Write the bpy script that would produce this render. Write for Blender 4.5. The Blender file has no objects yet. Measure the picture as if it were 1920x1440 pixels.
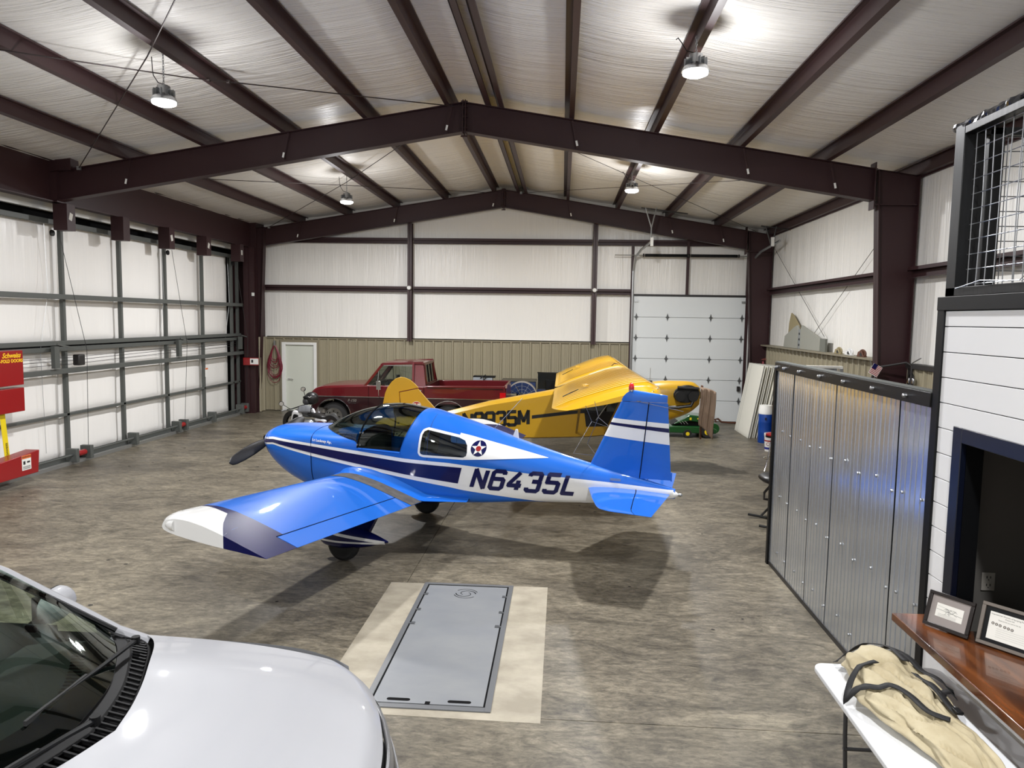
import bpy, bmesh, math, random
from math import sin, cos, pi, radians, sqrt, atan2
from mathutils import Vector, Matrix, noise
random.seed(7)
S = bpy.context.scene
COL = S.collection

# ---------------- camera, world, exposure ----------------
H = 3.05
YAW, PITCH, ROLL, FPX = .0667264, .0887349, -.0156992, 1376.17
_f = Vector((-sin(YAW)*cos(PITCH), cos(YAW)*cos(PITCH), -sin(PITCH)))
_r = Vector((cos(YAW), sin(YAW), 0)); _d = _f.cross(_r)
_rt = cos(ROLL)*_r + sin(ROLL)*_d; _dn = -sin(ROLL)*_r + cos(ROLL)*_d
cam_d = bpy.data.cameras.new('camera'); cam = bpy.data.objects.new('camera', cam_d); COL.objects.link(cam)
cam.matrix_world = Matrix(((_rt.x, -_dn.x, -_f.x, 0), (_rt.y, -_dn.y, -_f.y, 0), (_rt.z, -_dn.z, -_f.z, H), (0, 0, 0, 1)))
cam_d.sensor_width = 36; cam_d.lens = FPX/1920*36; cam_d.clip_start = .05; cam_d.clip_end = 200
S.camera = cam
w = bpy.data.worlds.new('world'); S.world = w; w.use_nodes = True
w.node_tree.nodes['Background'].inputs[0].default_value = (.5, .52, .55, 1)
w.node_tree.nodes['Background'].inputs[1].default_value = .3
S.view_settings.view_transform = 'Standard'; S.view_settings.look = 'None'
S.view_settings.gamma = 1; S.view_settings.use_curve_mapping = False
S.view_settings.exposure = 0.0
LIGHT_W = 365.0; FILL_W = 76.0
LAMPS = [(-5.2, 9.45, 5.78), (1.5, 9.05, 5.98), (-5.2, 17.55, 5.78), (1.5, 17.0, 5.98), (-5.2, 1.3, 5.78), (1.5, .9, 5.98)]

# ---------------- helpers ----------------
def lin(c):
    return tuple((x/255/12.92 if x/255 <= .04045 else ((x/255+.055)/1.055)**2.4) for x in c[:3]) + (1,)
MATS = {}
def mat(name, col, rough=.5, metal=0.0, spec=.5, coat=0.0, emit=None, es=1.0, bump=None, var=None, alpha=None):
    """bump=(scale xyz, strength, distance)  var=(scale xyz, second colour, detail)"""
    if name in MATS: return MATS[name]
    m = bpy.data.materials.new(name); m.use_nodes = True; nt = m.node_tree; N = nt.nodes; L = nt.links
    b = N['Principled BSDF']; b.inputs['Base Color'].default_value = lin(col)
    b.inputs['Roughness'].default_value = rough; b.inputs['Metallic'].default_value = metal
    b.inputs['Specular IOR Level'].default_value = spec; b.inputs['Coat Weight'].default_value = coat
    b.inputs['Coat Roughness'].default_value = .04
    if emit: b.inputs['Emission Color'].default_value = lin(emit); b.inputs['Emission Strength'].default_value = es
    def co(scale):
        t = N.new('ShaderNodeTexCoord'); mp = N.new('ShaderNodeMapping'); mp.inputs['Scale'].default_value = scale
        L.new(t.outputs['Object'], mp.inputs['Vector']); return mp.outputs[0]
    if bump:
        n = N.new('ShaderNodeTexNoise'); n.inputs['Scale'].default_value = 1; n.inputs['Detail'].default_value = bump[3] if len(bump) > 3 else 4
        L.new(co(bump[0]), n.inputs['Vector']); bp = N.new('ShaderNodeBump')
        bp.inputs['Strength'].default_value = bump[1]; bp.inputs['Distance'].default_value = bump[2]
        L.new(n.outputs[0], bp.inputs['Height']); L.new(bp.outputs[0], b.inputs['Normal'])
    if var:
        n = N.new('ShaderNodeTexNoise'); n.inputs['Scale'].default_value = 1; n.inputs['Detail'].default_value = var[2] if len(var) > 2 else 5
        n.inputs['Roughness'].default_value = .6
        L.new(co(var[0]), n.inputs['Vector']); r = N.new('ShaderNodeValToRGB')
        r.color_ramp.elements[0].position = .35; r.color_ramp.elements[0].color = lin(col)
        r.color_ramp.elements[1].position = .65; r.color_ramp.elements[1].color = lin(var[1])
        L.new(n.outputs[0], r.inputs[0]); L.new(r.outputs[0], b.inputs['Base Color'])
    MATS[name] = m; return m
def glass(name, tint, gloss=.12, rough=.02):
    m = bpy.data.materials.new(name); m.use_nodes = True; nt = m.node_tree; N = nt.nodes; L = nt.links
    N.remove(N['Principled BSDF']); o = N['Material Output']
    t = N.new('ShaderNodeBsdfTransparent'); t.inputs[0].default_value = lin(tint)
    g = N.new('ShaderNodeBsdfGlossy'); g.inputs['Roughness'].default_value = rough; g.inputs[0].default_value = (.9, .95, .93, 1)
    lw = N.new('ShaderNodeFresnel'); lw.inputs[0].default_value = 1.45
    ad = N.new('ShaderNodeMath'); ad.operation = 'MULTIPLY_ADD'; ad.inputs[1].default_value = 1.0; ad.inputs[2].default_value = gloss*.3
    L.new(lw.outputs[0], ad.inputs[0])
    mx = N.new('ShaderNodeMixShader'); L.new(ad.outputs[0], mx.inputs[0]); L.new(t.outputs[0], mx.inputs[1]); L.new(g.outputs[0], mx.inputs[2])
    L.new(mx.outputs[0], o.inputs[0]); MATS[name] = m; return m

class MB:
    def __init__(s): s.v = []; s.f = []; s.mi = []; s.cur = 0
    def add(s, vs, fs):
        n = len(s.v); s.v += [tuple(p) for p in vs]; s.f += [tuple(n+i for i in f) for f in fs]; s.mi += [s.cur]*len(fs); return s
    def box(s, x0, x1, y0, y1, z0, z1):
        return s.add([(x0,y0,z0),(x1,y0,z0),(x1,y1,z0),(x0,y1,z0),(x0,y0,z1),(x1,y0,z1),(x1,y1,z1),(x0,y1,z1)],
                     [(0,3,2,1),(4,5,6,7),(0,1,5,4),(1,2,6,5),(2,3,7,6),(3,0,4,7)])
    def obox(s, c, sz, R):
        a, b, d = sz[0]/2, sz[1]/2, sz[2]/2; c = Vector(c)
        vs = [c + R @ Vector(p) for p in ((-a,-b,-d),(a,-b,-d),(a,b,-d),(-a,b,-d),(-a,-b,d),(a,-b,d),(a,b,d),(-a,b,d))]
        return s.add(vs, [(0,3,2,1),(4,5,6,7),(0,1,5,4),(1,2,6,5),(2,3,7,6),(3,0,4,7)])
    def bar(s, p, q, wd, ht, up=(0,0,1)):
        p, q = Vector(p), Vector(q); d = (q-p); L = d.length; x = d.normalized(); y = Vector(up).cross(x)
        if y.length < 1e-4: y = Vector((1,0,0)).cross(x)
        y.normalize(); z = x.cross(y); R = Matrix((x, y, z)).transposed()
        return s.obox((p+q)/2, (L, wd, ht), R)
    def tube(s, path, r, n=8, closed=False, caps=True):
        P = [Vector(p) for p in path]; m = len(P); rs = r if hasattr(r, '__len__') else [r]*m
        vs = []; up = None
        for i in range(m):
            a = P[(i-1) % m] if (closed or i > 0) else P[i]; b = P[(i+1) % m] if (closed or i < m-1) else P[i]
            t = (b-a).normalized()
            if up is None:
                up = Vector((0,0,1)) if abs(t.z) < .9 else Vector((1,0,0))
            u = t.cross(up)
            if u.length < 1e-5: u = t.cross(Vector((0,1,0)))
            u.normalize(); up = u.cross(t).normalized()
            for k in range(n):
                an = 2*pi*k/n; vs.append(P[i] + (u*cos(an) + up*sin(an))*rs[i])
        fs = []
        for i in range(m if closed else m-1):
            for k in range(n):
                j = (i+1) % m; fs.append((i*n+k, i*n+(k+1) % n, j*n+(k+1) % n, j*n+k))
        if caps and not closed: fs.append(tuple(range(n))[::-1]); fs.append(tuple((m-1)*n+k for k in range(n)))
        return s.add(vs, fs)
    def lathe(s, prof, c=(0,0,0), axis='z', n=24, caps=True):
        vs = []; c = Vector(c)
        for r, h in prof:
            for k in range(n):
                a = 2*pi*k/n; p = (r*cos(a), r*sin(a), h)
                if axis == 'y': p = (p[0], h, p[1])
                if axis == 'x': p = (h, p[0], p[1])
                vs.append(c + Vector(p))
        fs = [(i*n+k, i*n+(k+1) % n, (i+1)*n+(k+1) % n, (i+1)*n+k) for i in range(len(prof)-1) for k in range(n)]
        if caps: fs.append(tuple(range(n))[::-1]); fs.append(tuple((len(prof)-1)*n+k for k in range(n)))
        return s.add(vs, fs)
    def prism(s, pts, a, b, axis='y'):
        n = len(pts)
        def mk(p, d):
            return {'y': (p[0], d, p[1]), 'x': (d, p[0], p[1]), 'z': (p[0], p[1], d)}[axis]
        vs = [mk(p, a) for p in pts] + [mk(p, b) for p in pts]
        return s.add(vs, [tuple(range(n)), tuple(range(2*n-1, n-1, -1))] + [(i, i+n, (i+1) % n + n, (i+1) % n) for i in range(n)])
    def grid(s, fn, nu, nv, skip=None, closev=False):
        vs = [fn(i/nu, j/nv) for i in range(nu+1) for j in range(nv+1)]
        fs = []
        for i in range(nu):
            for j in range(nv):
                if skip and skip((i+.5)/nu, (j+.5)/nv): continue
                a = i*(nv+1)+j; fs.append((a, a+1, a+nv+2, a+nv+1))
        return s.add(vs, fs)
    def build(s, name, m, parent=None, smooth=False, bevel=0, ang=38, solid=0, seg=2):
        me = bpy.data.meshes.new(name); me.from_pydata(s.v, [], s.f)
        ms = m if isinstance(m, (list, tuple)) else [m]
        for k in ms: me.materials.append(k)
        if len(ms) > 1: me.polygons.foreach_set('material_index', s.mi)
        bm = bmesh.new(); bm.from_mesh(me); bmesh.ops.recalc_face_normals(bm, faces=bm.faces); bm.to_mesh(me); bm.free()
        if smooth or bevel:
            me.polygons.foreach_set('use_smooth', [True]*len(me.polygons))
            me.set_sharp_from_angle(angle=radians(ang))
        o = bpy.data.objects.new(name, me); COL.objects.link(o)
        if parent: o.parent = parent
        if solid:
            md = o.modifiers.new('solidify', 'SOLIDIFY'); md.thickness = solid; md.offset = -1
        if bevel:
            md = o.modifiers.new('bevel', 'BEVEL'); md.width = bevel; md.segments = seg; md.limit_method = 'ANGLE'
        return o
def tag(o, label, cat, group=None):
    o['label'] = label; o['category'] = cat
    if group: o['group'] = group
    return o
def thing(name, label, cat, loc=(0,0,0), rz=0, group=None):
    o = bpy.data.objects.new(name, None); COL.objects.link(o); o.location = loc; o.rotation_euler = (0, 0, rz)
    o.empty_display_size = .1
    return tag(o, label, cat, group)
def struct(o): o['kind'] = 'structure'; return o
def copy_tree(o, parent=None, loc=None):
    c = o.copy(); COL.objects.link(c); c.parent = parent
    if loc: c.location = loc
    for ch in list(o.children): copy_tree(ch, c)
    return c
def interp(xs, ys, x):
    """smooth (Catmull-Rom) table lookup, xs ascending"""
    if x <= xs[0]: return ys[0]
    if x >= xs[-1]: return ys[-1]
    i = max(k for k in range(len(xs)-1) if xs[k] <= x)
    h = xs[i+1]-xs[i]; t = (x-xs[i])/h
    m0 = (ys[i+1]-ys[i-1])/(xs[i+1]-xs[i-1])*h if i > 0 else (ys[i+1]-ys[i])
    m1 = (ys[i+2]-ys[i])/(xs[i+2]-xs[i])*h if i < len(xs)-2 else (ys[i+1]-ys[i])
    d = ys[i+1]-ys[i]
    if d == 0: m0 = m1 = 0
    return (2*t**3-3*t*t+1)*ys[i] + (t**3-2*t*t+t)*m0 + (-2*t**3+3*t*t)*ys[i+1] + (t**3-t*t)*m1
def lerp(a, b, t): return a+(b-a)*t
def tab(pts, x, smooth=False):
    pts = sorted(pts); xs = [p[0] for p in pts]; ys = [p[1] for p in pts]
    if smooth: return interp(xs, ys, x)
    if x <= xs[0]: return ys[0]
    if x >= xs[-1]: return ys[-1]
    for i in range(len(xs)-1):
        if x <= xs[i+1]: return lerp(ys[i], ys[i+1], (x-xs[i])/(xs[i+1]-xs[i]))
def text(s, size, m, M, parent=None, name='lettering', shear=0, align='CENTER', bold=.0, extrude=.001):
    """flat lettering; M: 4x4 with x=reading direction, y=up, z=out of the surface"""
    c = bpy.data.curves.new('t', 'FONT'); c.body = s; c.size = size; c.align_x = align; c.align_y = 'CENTER'
    c.shear = shear; c.offset = bold; c.extrude = extrude; c.resolution_u = 3
    t = bpy.data.objects.new('t', c); COL.objects.link(t); bpy.context.view_layer.update()
    me = bpy.data.meshes.new_from_object(t.evaluated_get(bpy.context.evaluated_depsgraph_get()))
    bpy.data.objects.remove(t); me.materials.clear(); me.materials.append(m); me.transform(M)
    o = bpy.data.objects.new(name, me); COL.objects.link(o)
    if parent: o.parent = parent
    return o
def frame_m(o, x, y):
    x = Vector(x).normalized(); y = Vector(y).normalized(); z = x.cross(y)
    M = Matrix.Identity(4)
    for i in range(3): M[i][0] = x[i]; M[i][1] = y[i]; M[i][2] = z[i]; M[i][3] = o[i]
    return M
# stroke lettering (rounded block letters), cell 0..0.7 wide, 0..1 high
GL = {'N': [[(0,0),(0,1),(.62,0),(.62,1)]],
 '6': [[(.6,.82),(.6,.92),(.52,1),(.1,1),(0,.9),(0,.1),(.1,0),(.52,0),(.62,.1),(.62,.48),(.54,.56),(.04,.56)]],
 '4': [[(.66,.25),(0,.25),(0,.34),(.44,1)],[(.46,.55),(.46,0)]],
 '3': [[(.02,.84),(.02,.92),(.1,1),(.52,1),(.6,.92),(.6,.62),(.52,.54),(.2,.54)],[(.52,.54),(.62,.46),(.62,.08),(.54,0),(.08,0),(0,.08),(0,.18)]],
 '5': [[(.62,1),(.02,1),(.02,.56),(.52,.56),(.62,.48),(.62,.1),(.52,0),(.08,0),(0,.08),(0,.18)]],
 'L': [[(0,1),(0,0),(.6,0)]],
 'M': [[(0,0),(0,1),(.34,.25),(.68,1),(.68,0)]],
 '8': [[(.1,.54),(.02,.62),(.02,.9),(.1,1),(.52,1),(.6,.9),(.6,.62),(.52,.54),(.1,.54),(0,.46),(0,.1),(.1,0),(.52,0),(.62,.1),(.62,.46),(.52,.54)]],
 '9': [[(.02,.18),(.02,.08),(.1,0),(.52,0),(.62,.1),(.62,.9),(.52,1),(.1,1),(0,.9),(0,.52),(.08,.44),(.6,.44)]]}
def stroke_glyph(ch, th):
    """quads of a thick mitred polyline; returns list of quad corner tuples"""
    out = []
    for pl in GL[ch]:
        P = [Vector(p) for p in pl]
        for i in range(len(P)-1):
            d = (P[i+1]-P[i]).normalized(); n = Vector((-d.y, d.x))*th/2; a, b = P[i], P[i+1]
            if i > 0:
                e = (P[i]-P[i-1]).normalized(); a = a-d*th/2*min(.55, math.tan(e.angle(d)/2))
            if i < len(P)-2:
                e = (P[i+2]-P[i+1]).normalized(); b = b+d*th/2*min(.55, math.tan(d.angle(e)/2))
            out.append((a+n, b+n, b-n, a-n))
    return out
# ---------------- materials ----------------
M_maroon = mat('maroon steel', (52, 29, 31), .5, spec=.4, bump=((3,3,3), .15, .01))
M_maroon2 = mat('maroon purlin', (60, 41, 42), .45, spec=.4)
M_darksteel = mat('dark steel', (38, 36, 36), .5)
M_tan = mat('tan sheet metal', (152, 144, 121), .42, spec=.4)
M_tantrim = mat('tan trim', (132, 124, 104), .45)
M_dgrey = mat('door tube grey', (84, 87, 84), .5)
M_white = mat('white paint', (226, 226, 222), .45)
M_doorw = mat('overhead door white', (222, 226, 226), .4, bump=((60,60,60), .05, .002))
M_black = mat('black paint', (7, 8, 10), .45, spec=.25)
M_blk2 = mat('black steel trim', (12, 11, 10), .45, spec=.25)
M_rubber = mat('rubber', (24, 24, 24), .75)
M_chrome = mat('chrome', (220, 220, 222), .12, metal=1)
M_alum = mat('aluminium', (180, 182, 184), .3, metal=1)
M_galv = mat('galvanised tube', (176, 178, 178), .38, metal=.8)
M_red = mat('red paint', (146, 17, 21), .35, coat=.3)
M_yellow = mat('yellow strap', (232, 208, 20), .5)
M_dark = mat('dark void', (10, 10, 11), .8, spec=.1)
M_label = mat('label paper', (235, 235, 230), .6)
M_ink = mat('ink', (30, 30, 34), .6)

def vinyl(name, sc1, sc2, st, tint):
    """quilted vinyl facing: long wrinkles + fine creases, semi gloss"""
    m = bpy.data.materials.new(name); m.use_nodes = True; nt = m.node_tree; N = nt.nodes; L = nt.links
    b = N['Principled BSDF']; b.inputs['Base Color'].default_value = lin(tint); b.inputs['Roughness'].default_value = .32
    b.inputs['Specular IOR Level'].default_value = .45
    t = N.new('ShaderNodeTexCoord')
    hs = []
    for sc in (sc1, sc2):
        mp = N.new('ShaderNodeMapping'); mp.inputs['Scale'].default_value = sc; L.new(t.outputs['Object'], mp.inputs[0])
        n = N.new('ShaderNodeTexNoise'); n.inputs['Scale'].default_value = 1; n.inputs['Detail'].default_value = 5; n.inputs['Distortion'].default_value = .4
        L.new(mp.outputs[0], n.inputs['Vector']); hs.append(n.outputs[0])
    rg = N.new('ShaderNodeMath'); rg.operation = 'MULTIPLY_ADD'; rg.inputs[1].default_value = .6
    L.new(hs[1], rg.inputs[0]); L.new(hs[0], rg.inputs[2])
    bp = N.new('ShaderNodeBump'); bp.inputs['Strength'].default_value = st; bp.inputs['Distance'].default_value = .06
    L.new(rg.outputs[0], bp.inputs['Height']); L.new(bp.outputs[0], b.inputs['Normal'])
    MATS[name] = m; return m
M_ceil = vinyl('roof insulation vinyl', (.35, 6, 2), (.9, 30, 6), .95, (236, 233, 227))
M_wallv = vinyl('wall insulation vinyl', (3.2, 3.2, .25), (16, 16, .8), .33, (238, 236, 230))
M_wallw = vinyl('bifold insulation vinyl', (1.5, 1.2, .2), (7, 7, .5), .22, (246, 244, 240))

def concrete():
    m = bpy.data.materials.new('polished concrete'); m.use_nodes = True; nt = m.node_tree; N = nt.nodes; L = nt.links
    b = N['Principled BSDF']; t = N.new('ShaderNodeTexCoord')
    def noise_(sc, det, rough=.6, dist=0):
        mp = N.new('ShaderNodeMapping'); mp.inputs['Scale'].default_value = sc; L.new(t.outputs['Object'], mp.inputs[0])
        n = N.new('ShaderNodeTexNoise'); n.inputs['Scale'].default_value = 1; n.inputs['Detail'].default_value = det
        n.inputs['Roughness'].default_value = rough; n.inputs['Distortion'].default_value = dist
        L.new(mp.outputs[0], n.inputs['Vector']); return n.outputs[0]
    def ramp(src, p0, c0, p1, c1):
        r = N.new('ShaderNodeValToRGB'); r.color_ramp.elements[0].position = p0; r.color_ramp.elements[0].color = c0
        r.color_ramp.elements[1].position = p1; r.color_ramp.elements[1].color = c1; L.new(src, r.inputs[0]); return r.outputs[0]
    big = ramp(noise_((.35, .5, 1), 6, .6, .6), .36, lin((92, 87, 78)), .66, lin((128, 122, 109)))
    med = ramp(noise_((1.3, 2.6, 1), 10, .75, 1.6), .36, (.50, .485, .46, 1), .62, (1.28, 1.25, 1.19, 1))
    fine = ramp(noise_((9, 22, 1), 9, .78, .5), .36, (.52, .52, .50, 1), .64, (1.4, 1.39, 1.35, 1))
    m1 = N.new('ShaderNodeMix'); m1.data_type = 'RGBA'; m1.blend_type = 'MULTIPLY'; m1.inputs[0].default_value = 1
    L.new(big, m1.inputs[6]); L.new(med, m1.inputs[7])
    m2 = N.new('ShaderNodeMix'); m2.data_type = 'RGBA'; m2.blend_type = 'MULTIPLY'; m2.inputs[0].default_value = 1
    L.new(m1.outputs[2], m2.inputs[6]); L.new(fine, m2.inputs[7]); L.new(m2.outputs[2], b.inputs['Base Color'])
    rr = N.new('ShaderNodeMapRange'); rr.inputs[3].default_value = .32; rr.inputs[4].default_value = .55
    L.new(noise_((2, 3, 1), 6, .6), rr.inputs[0]); L.new(rr.outputs[0], b.inputs['Roughness'])
    b.inputs['Specular IOR Level'].default_value = .35
    bp = N.new('ShaderNodeBump'); bp.inputs['Strength'].default_value = .08; bp.inputs['Distance'].default_value = .01
    L.new(noise_((5, 7, 1), 5), bp.inputs['Height']); L.new(bp.outputs[0], b.inputs['Normal'])
    return m
M_conc = concrete()
M_patch = mat('pale patch concrete', (146, 138, 121), .6, var=((2.5, 3.5, 1), (174, 166, 148), 8), bump=((12,12,12), .1, .005))
M_joint = mat('joint sealant', (52, 49, 45), .8)

# ---------------- room ----------------
XL, XR, YB, YF = -9.95, 6.2, 22.95, -3.0
RX = -1.83
def zf(x): return 6.9-.16*abs(x-RX)          # top of the frames, underside of the purlins
floor = struct(MB().box(-12.5, XR+.3, YF-.2, YB+.4, -.3, -.03).build('floor', M_joint))
for (a, b_, c, d) in ((-12.5, -1.724, YF, 5.376), (-1.716, XR+.2, YF, 5.376), (-12.5, -1.724, 5.384, YB+.3), (-1.716, XR+.2, 5.384, YB+.3)):
    MB().box(a, b_, c, d, -.03, 0).build('slab', M_conc, floor)
MB().add([(-1.9, 5.33, .002), (-.1, 5.31, .002), (-.1, 8.15, .002), (-1.9, 8.12, .002), (-1.9, 5.33, -.01), (-.1, 5.31, -.01), (-.1, 8.15, -.01), (-1.9, 8.12, -.01)],
         [(0,1,2,3),(7,6,5,4),(0,4,5,1),(1,5,6,2),(2,6,7,3),(3,7,4,0)]).build('concrete_patch', M_patch, floor)
# small dark chips and leaves lying about are flat stains of the floor
st = MB()
for i in range(46):
    x = random.uniform(-9, 2.4); y = random.uniform(5.6, 18); r = random.uniform(.012, .035)
    n = 5; a0 = random.random()*6
    st.add([(x+r*cos(a0+k*2*pi/n)*random.uniform(.5, 1.3), y+r*sin(a0+k*2*pi/n)*random.uniform(.4, 1), .0035) for k in range(n)], [tuple(range(n))])
o = st.build('debris', M_joint, floor); o['kind'] = 'stuff'

# ceiling: sagging vinyl between purlins
PURX = [-9.75, -8.1, -6.6, -5.1, -3.58, -2.1, -1.44, -1.2, .05, 1.54, 3.04, 4.52, 6.08]
def sag(x):
    xs = PURX
    for i in range(len(xs)-1):
        if xs[i] <= x <= xs[i+1]:
            w_ = xs[i+1]-xs[i]; t = (x-xs[i])/w_; return -.045*4*t*(1-t)*min(1, w_)
    return 0
def ceilf(u, v):
    x = lerp(-10.2, XR+.3, u); y = lerp(YF, YB, v)
    return (x, y, zf(x)+.215+sag(x)+.014*noise.noise(Vector((x*.5, y*2.2, 3)))*(1 if sag(x) < -.005 else .2))
ceiling = struct(MB().grid(ceilf, 240, 260).build('ceiling', M_ceil, smooth=True, ang=180))
MB().box(-12.5, XR+.4, YF-.2, YB+.4, 7.4, 7.45).build('roof_sheet', M_white, ceiling)
def zpurlin(mb, x, y0, y1, h=.2, w=.065, t=.006, flip=1):
    z = zf(x); f = flip
    sl = -.16 if x > RX else .16
    pts = [(x, z), (x+w*f, z+w*f*sl), (x+w*f, z+.02), (x+t*f, z+.012), (x+t*f, z+h), (x-w*f, z+h), (x-w*f, z+h-.02), (x-w*f+t*f, z+h-.02), (x-w*f+t*f, z+h-t), (x, z+h-t)]
    mb.prism(pts, y0, y1, 'y')
for x in PURX:
    mb = MB(); zpurlin(mb, x, YF, YB-.05, flip=(1 if x > RX else -1), w=.085); mb.build('purlin', M_maroon2, ceiling)

# steel frames
def ibeam(mb, p, q, depth, fw=.2, tf=.012, tw=.012):
    """web in the XZ plane, p,q are points on the top line"""
    (x0, z0), (x1, z1) = p[:2], q[:2]; y = p[2]
    d0, d1 = depth if hasattr(depth, '__len__') else (depth, depth)
    def qd(za0, za1, zb0, zb1, ya, yb):
        mb.add([(x0,ya,za0),(x1,ya,za1),(x1,yb,za1),(x0,yb,za0),(x0,ya,zb0),(x1,ya,zb1),(x1,yb,zb1),(x0,yb,zb0)],
               [(0,3,2,1),(4,5,6,7),(0,1,5,4),(1,2,6,5),(2,3,7,6),(3,0,4,7)])
    qd(z0-tf, z1-tf, z0, z1, y-fw/2, y+fw/2)
    qd(z0-d0, z1-d1, z0-d0+tf, z1-d1+tf, y-fw/2, y+fw/2)
    qd(z0-d0+tf, z1-d1+tf, z0-tf, z1-tf, y-tw/2, y+tw/2)
def column(y, xo, xt, xb, ztop, sgn):
    """tapered I column: outer flange at xo, inner flange from xt (top) to xb (base)"""
    mb = MB(); fw = .2
    mb.box(min(xo, xo+.015*sgn), max(xo, xo+.015*sgn), y-fw/2, y+fw/2, 0, ztop)
    mb.add([(xt,y-fw/2,ztop+.11),(xt+.015*sgn,y-fw/2,ztop+.11),(xt+.015*sgn,y+fw/2,ztop+.11),(xt,y+fw/2,ztop+.11),(xb,y-fw/2,0),(xb+.015*sgn,y-fw/2,0),(xb+.015*sgn,y+fw/2,0),(xb,y+fw/2,0)],
           [(0,1,2,3),(7,6,5,4),(0,4,5,1),(1,5,6,2),(2,6,7,3),(3,7,4,0)])
    mb.prism([(xo, 0), (xo, ztop), (xt, ztop+.11), (xb, 0)], y-.006, y+.006, 'y'); mb.add([(xo, y-fw/2, ztop), (xt, y-fw/2, ztop+.11), (xt, y+fw/2, ztop+.11), (xo, y+fw/2, ztop)], [(0,1,2,3)])
    mb.box(min(xo, xb)-.02, max(xo, xb)+.02, y-.14, y+.14, 0, .02)
    return mb
def frame(y, label, left=True):
    t = thing('roof_frame', label, 'steel frame', (0, y, 0))
    mb = MB(); ibeam(mb, (RX, zf(RX), 0), (5.41, zf(5.41), 0), (.52, .55)); mb.build('rafter', M_maroon, t)
    mb = MB(); x_ = -9.19 if left else -9.62; ibeam(mb, (x_, zf(x_), 0), (RX, zf(RX), 0), (.55, .52)); mb.build('rafter', M_maroon, t)
    mb = MB(); mb.box(RX-.03, RX-.01, -.11, .11, zf(RX)-.56, zf(RX)+.03); mb.box(RX+.01, RX+.03, -.11, .11, zf(RX)-.56, zf(RX)+.03)
    for z in (-.6, -.45, -.25, -.08, .01): mb.lathe([(.014, -.06), (.014, .06)], (RX, -.07, zf(RX)+z), 'x', 8)
    mb.build('splice_plate', M_maroon, t)
    column(0, 6.12, 5.42, 5.7, zf(6.1)-.01, 1).build('column', M_maroon, t)
    mb = MB(); mb.box(5.36, 5.38, -.11, .11, 5.05, 5.85); mb.box(5.38, 6.1, -.1, .1, 5.12, 5.14); mb.build('haunch_plate', M_maroon, t)
    if left:
        column(0, -9.78, -9.2, -9.45, zf(-9.7)-.01, -1).build('column', M_maroon, t)
    for x in (-8.05, -5.05, -2.05, .1, 3.1, 4.6):     # little white tags and flange brace clips
        s = -1 if x < RX else 1
        mb = MB(); mb.bar((x, -.1, zf(x)-.03), (x+.1*s, -.1, zf(x)-.5), .03, .008, (0,1,0)); mb.build('flange_brace', M_maroon, t)
        MB().bar((x+.08*s, -.112, zf(x)-.38), (x+.1*s, -.112, zf(x)-.47), .035, .004, (0,1,0)).build('tag', M_label, t)
    return t
frame(13.5, 'maroon steel roof frame spanning the middle of the hangar above the blue airplane', left=False)
frame(22.4, 'maroon steel roof frame standing against the far end wall')
frame(-1.2, 'maroon steel roof frame behind the viewer') if False else None

# far wall
def wall_y(u, v):
    x = lerp(-10.1, XR+.1, u); z = lerp(0, 1, v)*(zf(x)+.2)
    return (x, YB-.02*abs(noise.noise(Vector((x*1.6, 0, z*.2))))-.01, z)
wall_back = struct(MB().grid(wall_y, 160, 60).build('wall_back', M_wallv, smooth=True, ang=180))
MB().box(-12.5, XR+.4, YB+.05, YB+.15, 0, 7.4).build('outer_sheet', M_white, wall_back)
YG = YB-.2
for z in (3.93, 5.42):
    for (a, b_) in ((-9.4, -4.83), (-4.65, .87), (1.05, 2.12)) if z < 5 else ((-8.7, -4.83), (-4.65, .87), (1.05, 4.9)):
        mb = MB(); mb.box(a, b_, YG, YG+.18, z-.005, z); mb.box(a, b_, YG, YG+.006, z, z+.07); mb.box(a, b_, YG+.09, YG+.1, z-.1, z); mb.box(a, b_, YG, YG+.1, z-.1, z-.094)
        mb.build('girt', M_maroon, wall_back)
for x, zt in ((-4.74, zf(-4.74)-.5), (.96, zf(.96)-.5)):
    mb = MB(); mb.box(x-.07, x+.07, YG-.12, YG-.11, 2.3, zt); mb.box(x-.005, x+.005, YG-.12, YG+.08, 2.3, zt); mb.box(x-.07, x+.07, YG+.07, YG+.08, 2.3, zt)
    mb.build('wind_column', M_maroon2, wall_back)
# tan ribbed wainscot, one object per sheet
def sheet_profile(L, rib=.305, flip=1):
    pts = []; x = 0
    while x < L-.01:
        for dx, d in ((0, 0), (.02, .045), (.06, .045), (.08, 0)):
            if x+dx <= L: pts.append((x+dx, d))
        for dx in (.17, .23):
            if x+dx+.03 <= L: pts += [(x+dx, 0), (x+dx+.006, .01), (x+dx+.024, .01), (x+dx+.03, 0)]
        x += rib
    pts.append((L, 0)); return pts
def ribsheet(a, b_, base, z0, z1, axis, parent, m, name='wainscot_panel', rib=.305, sgn=-1):
    pr = sheet_profile(b_-a, rib); vs = []; n = len(pr)
    for z in (z0, z1):
        for d, o_ in pr:
            vs.append((a+d, base+sgn*o_, z) if axis == 'x' else (base+sgn*o_, a+d, z))
    return MB().add(vs, [(i, i+1, n+i+1, n+i) for i in range(n-1)]).build(name, m, parent)
x = -9.35
segs = [(-9.76, -8.85), (-7.72, -6.8)] + [(-6.8+.915*i, -6.8+.915*(i+1)) for i in range(9)] + [(1.435, 2.1)]
for a, b_ in segs: ribsheet(a, b_, YB-.12, .02, 2.36, 'x', wall_back, M_tan)
ribsheet(-8.85, -7.72, YB-.12, 2.2, 2.36, 'x', wall_back, M_tan)
ribsheet(5.6, 6.1, YB-.12, .02, 2.36, 'x', wall_back, M_tan)
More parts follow.
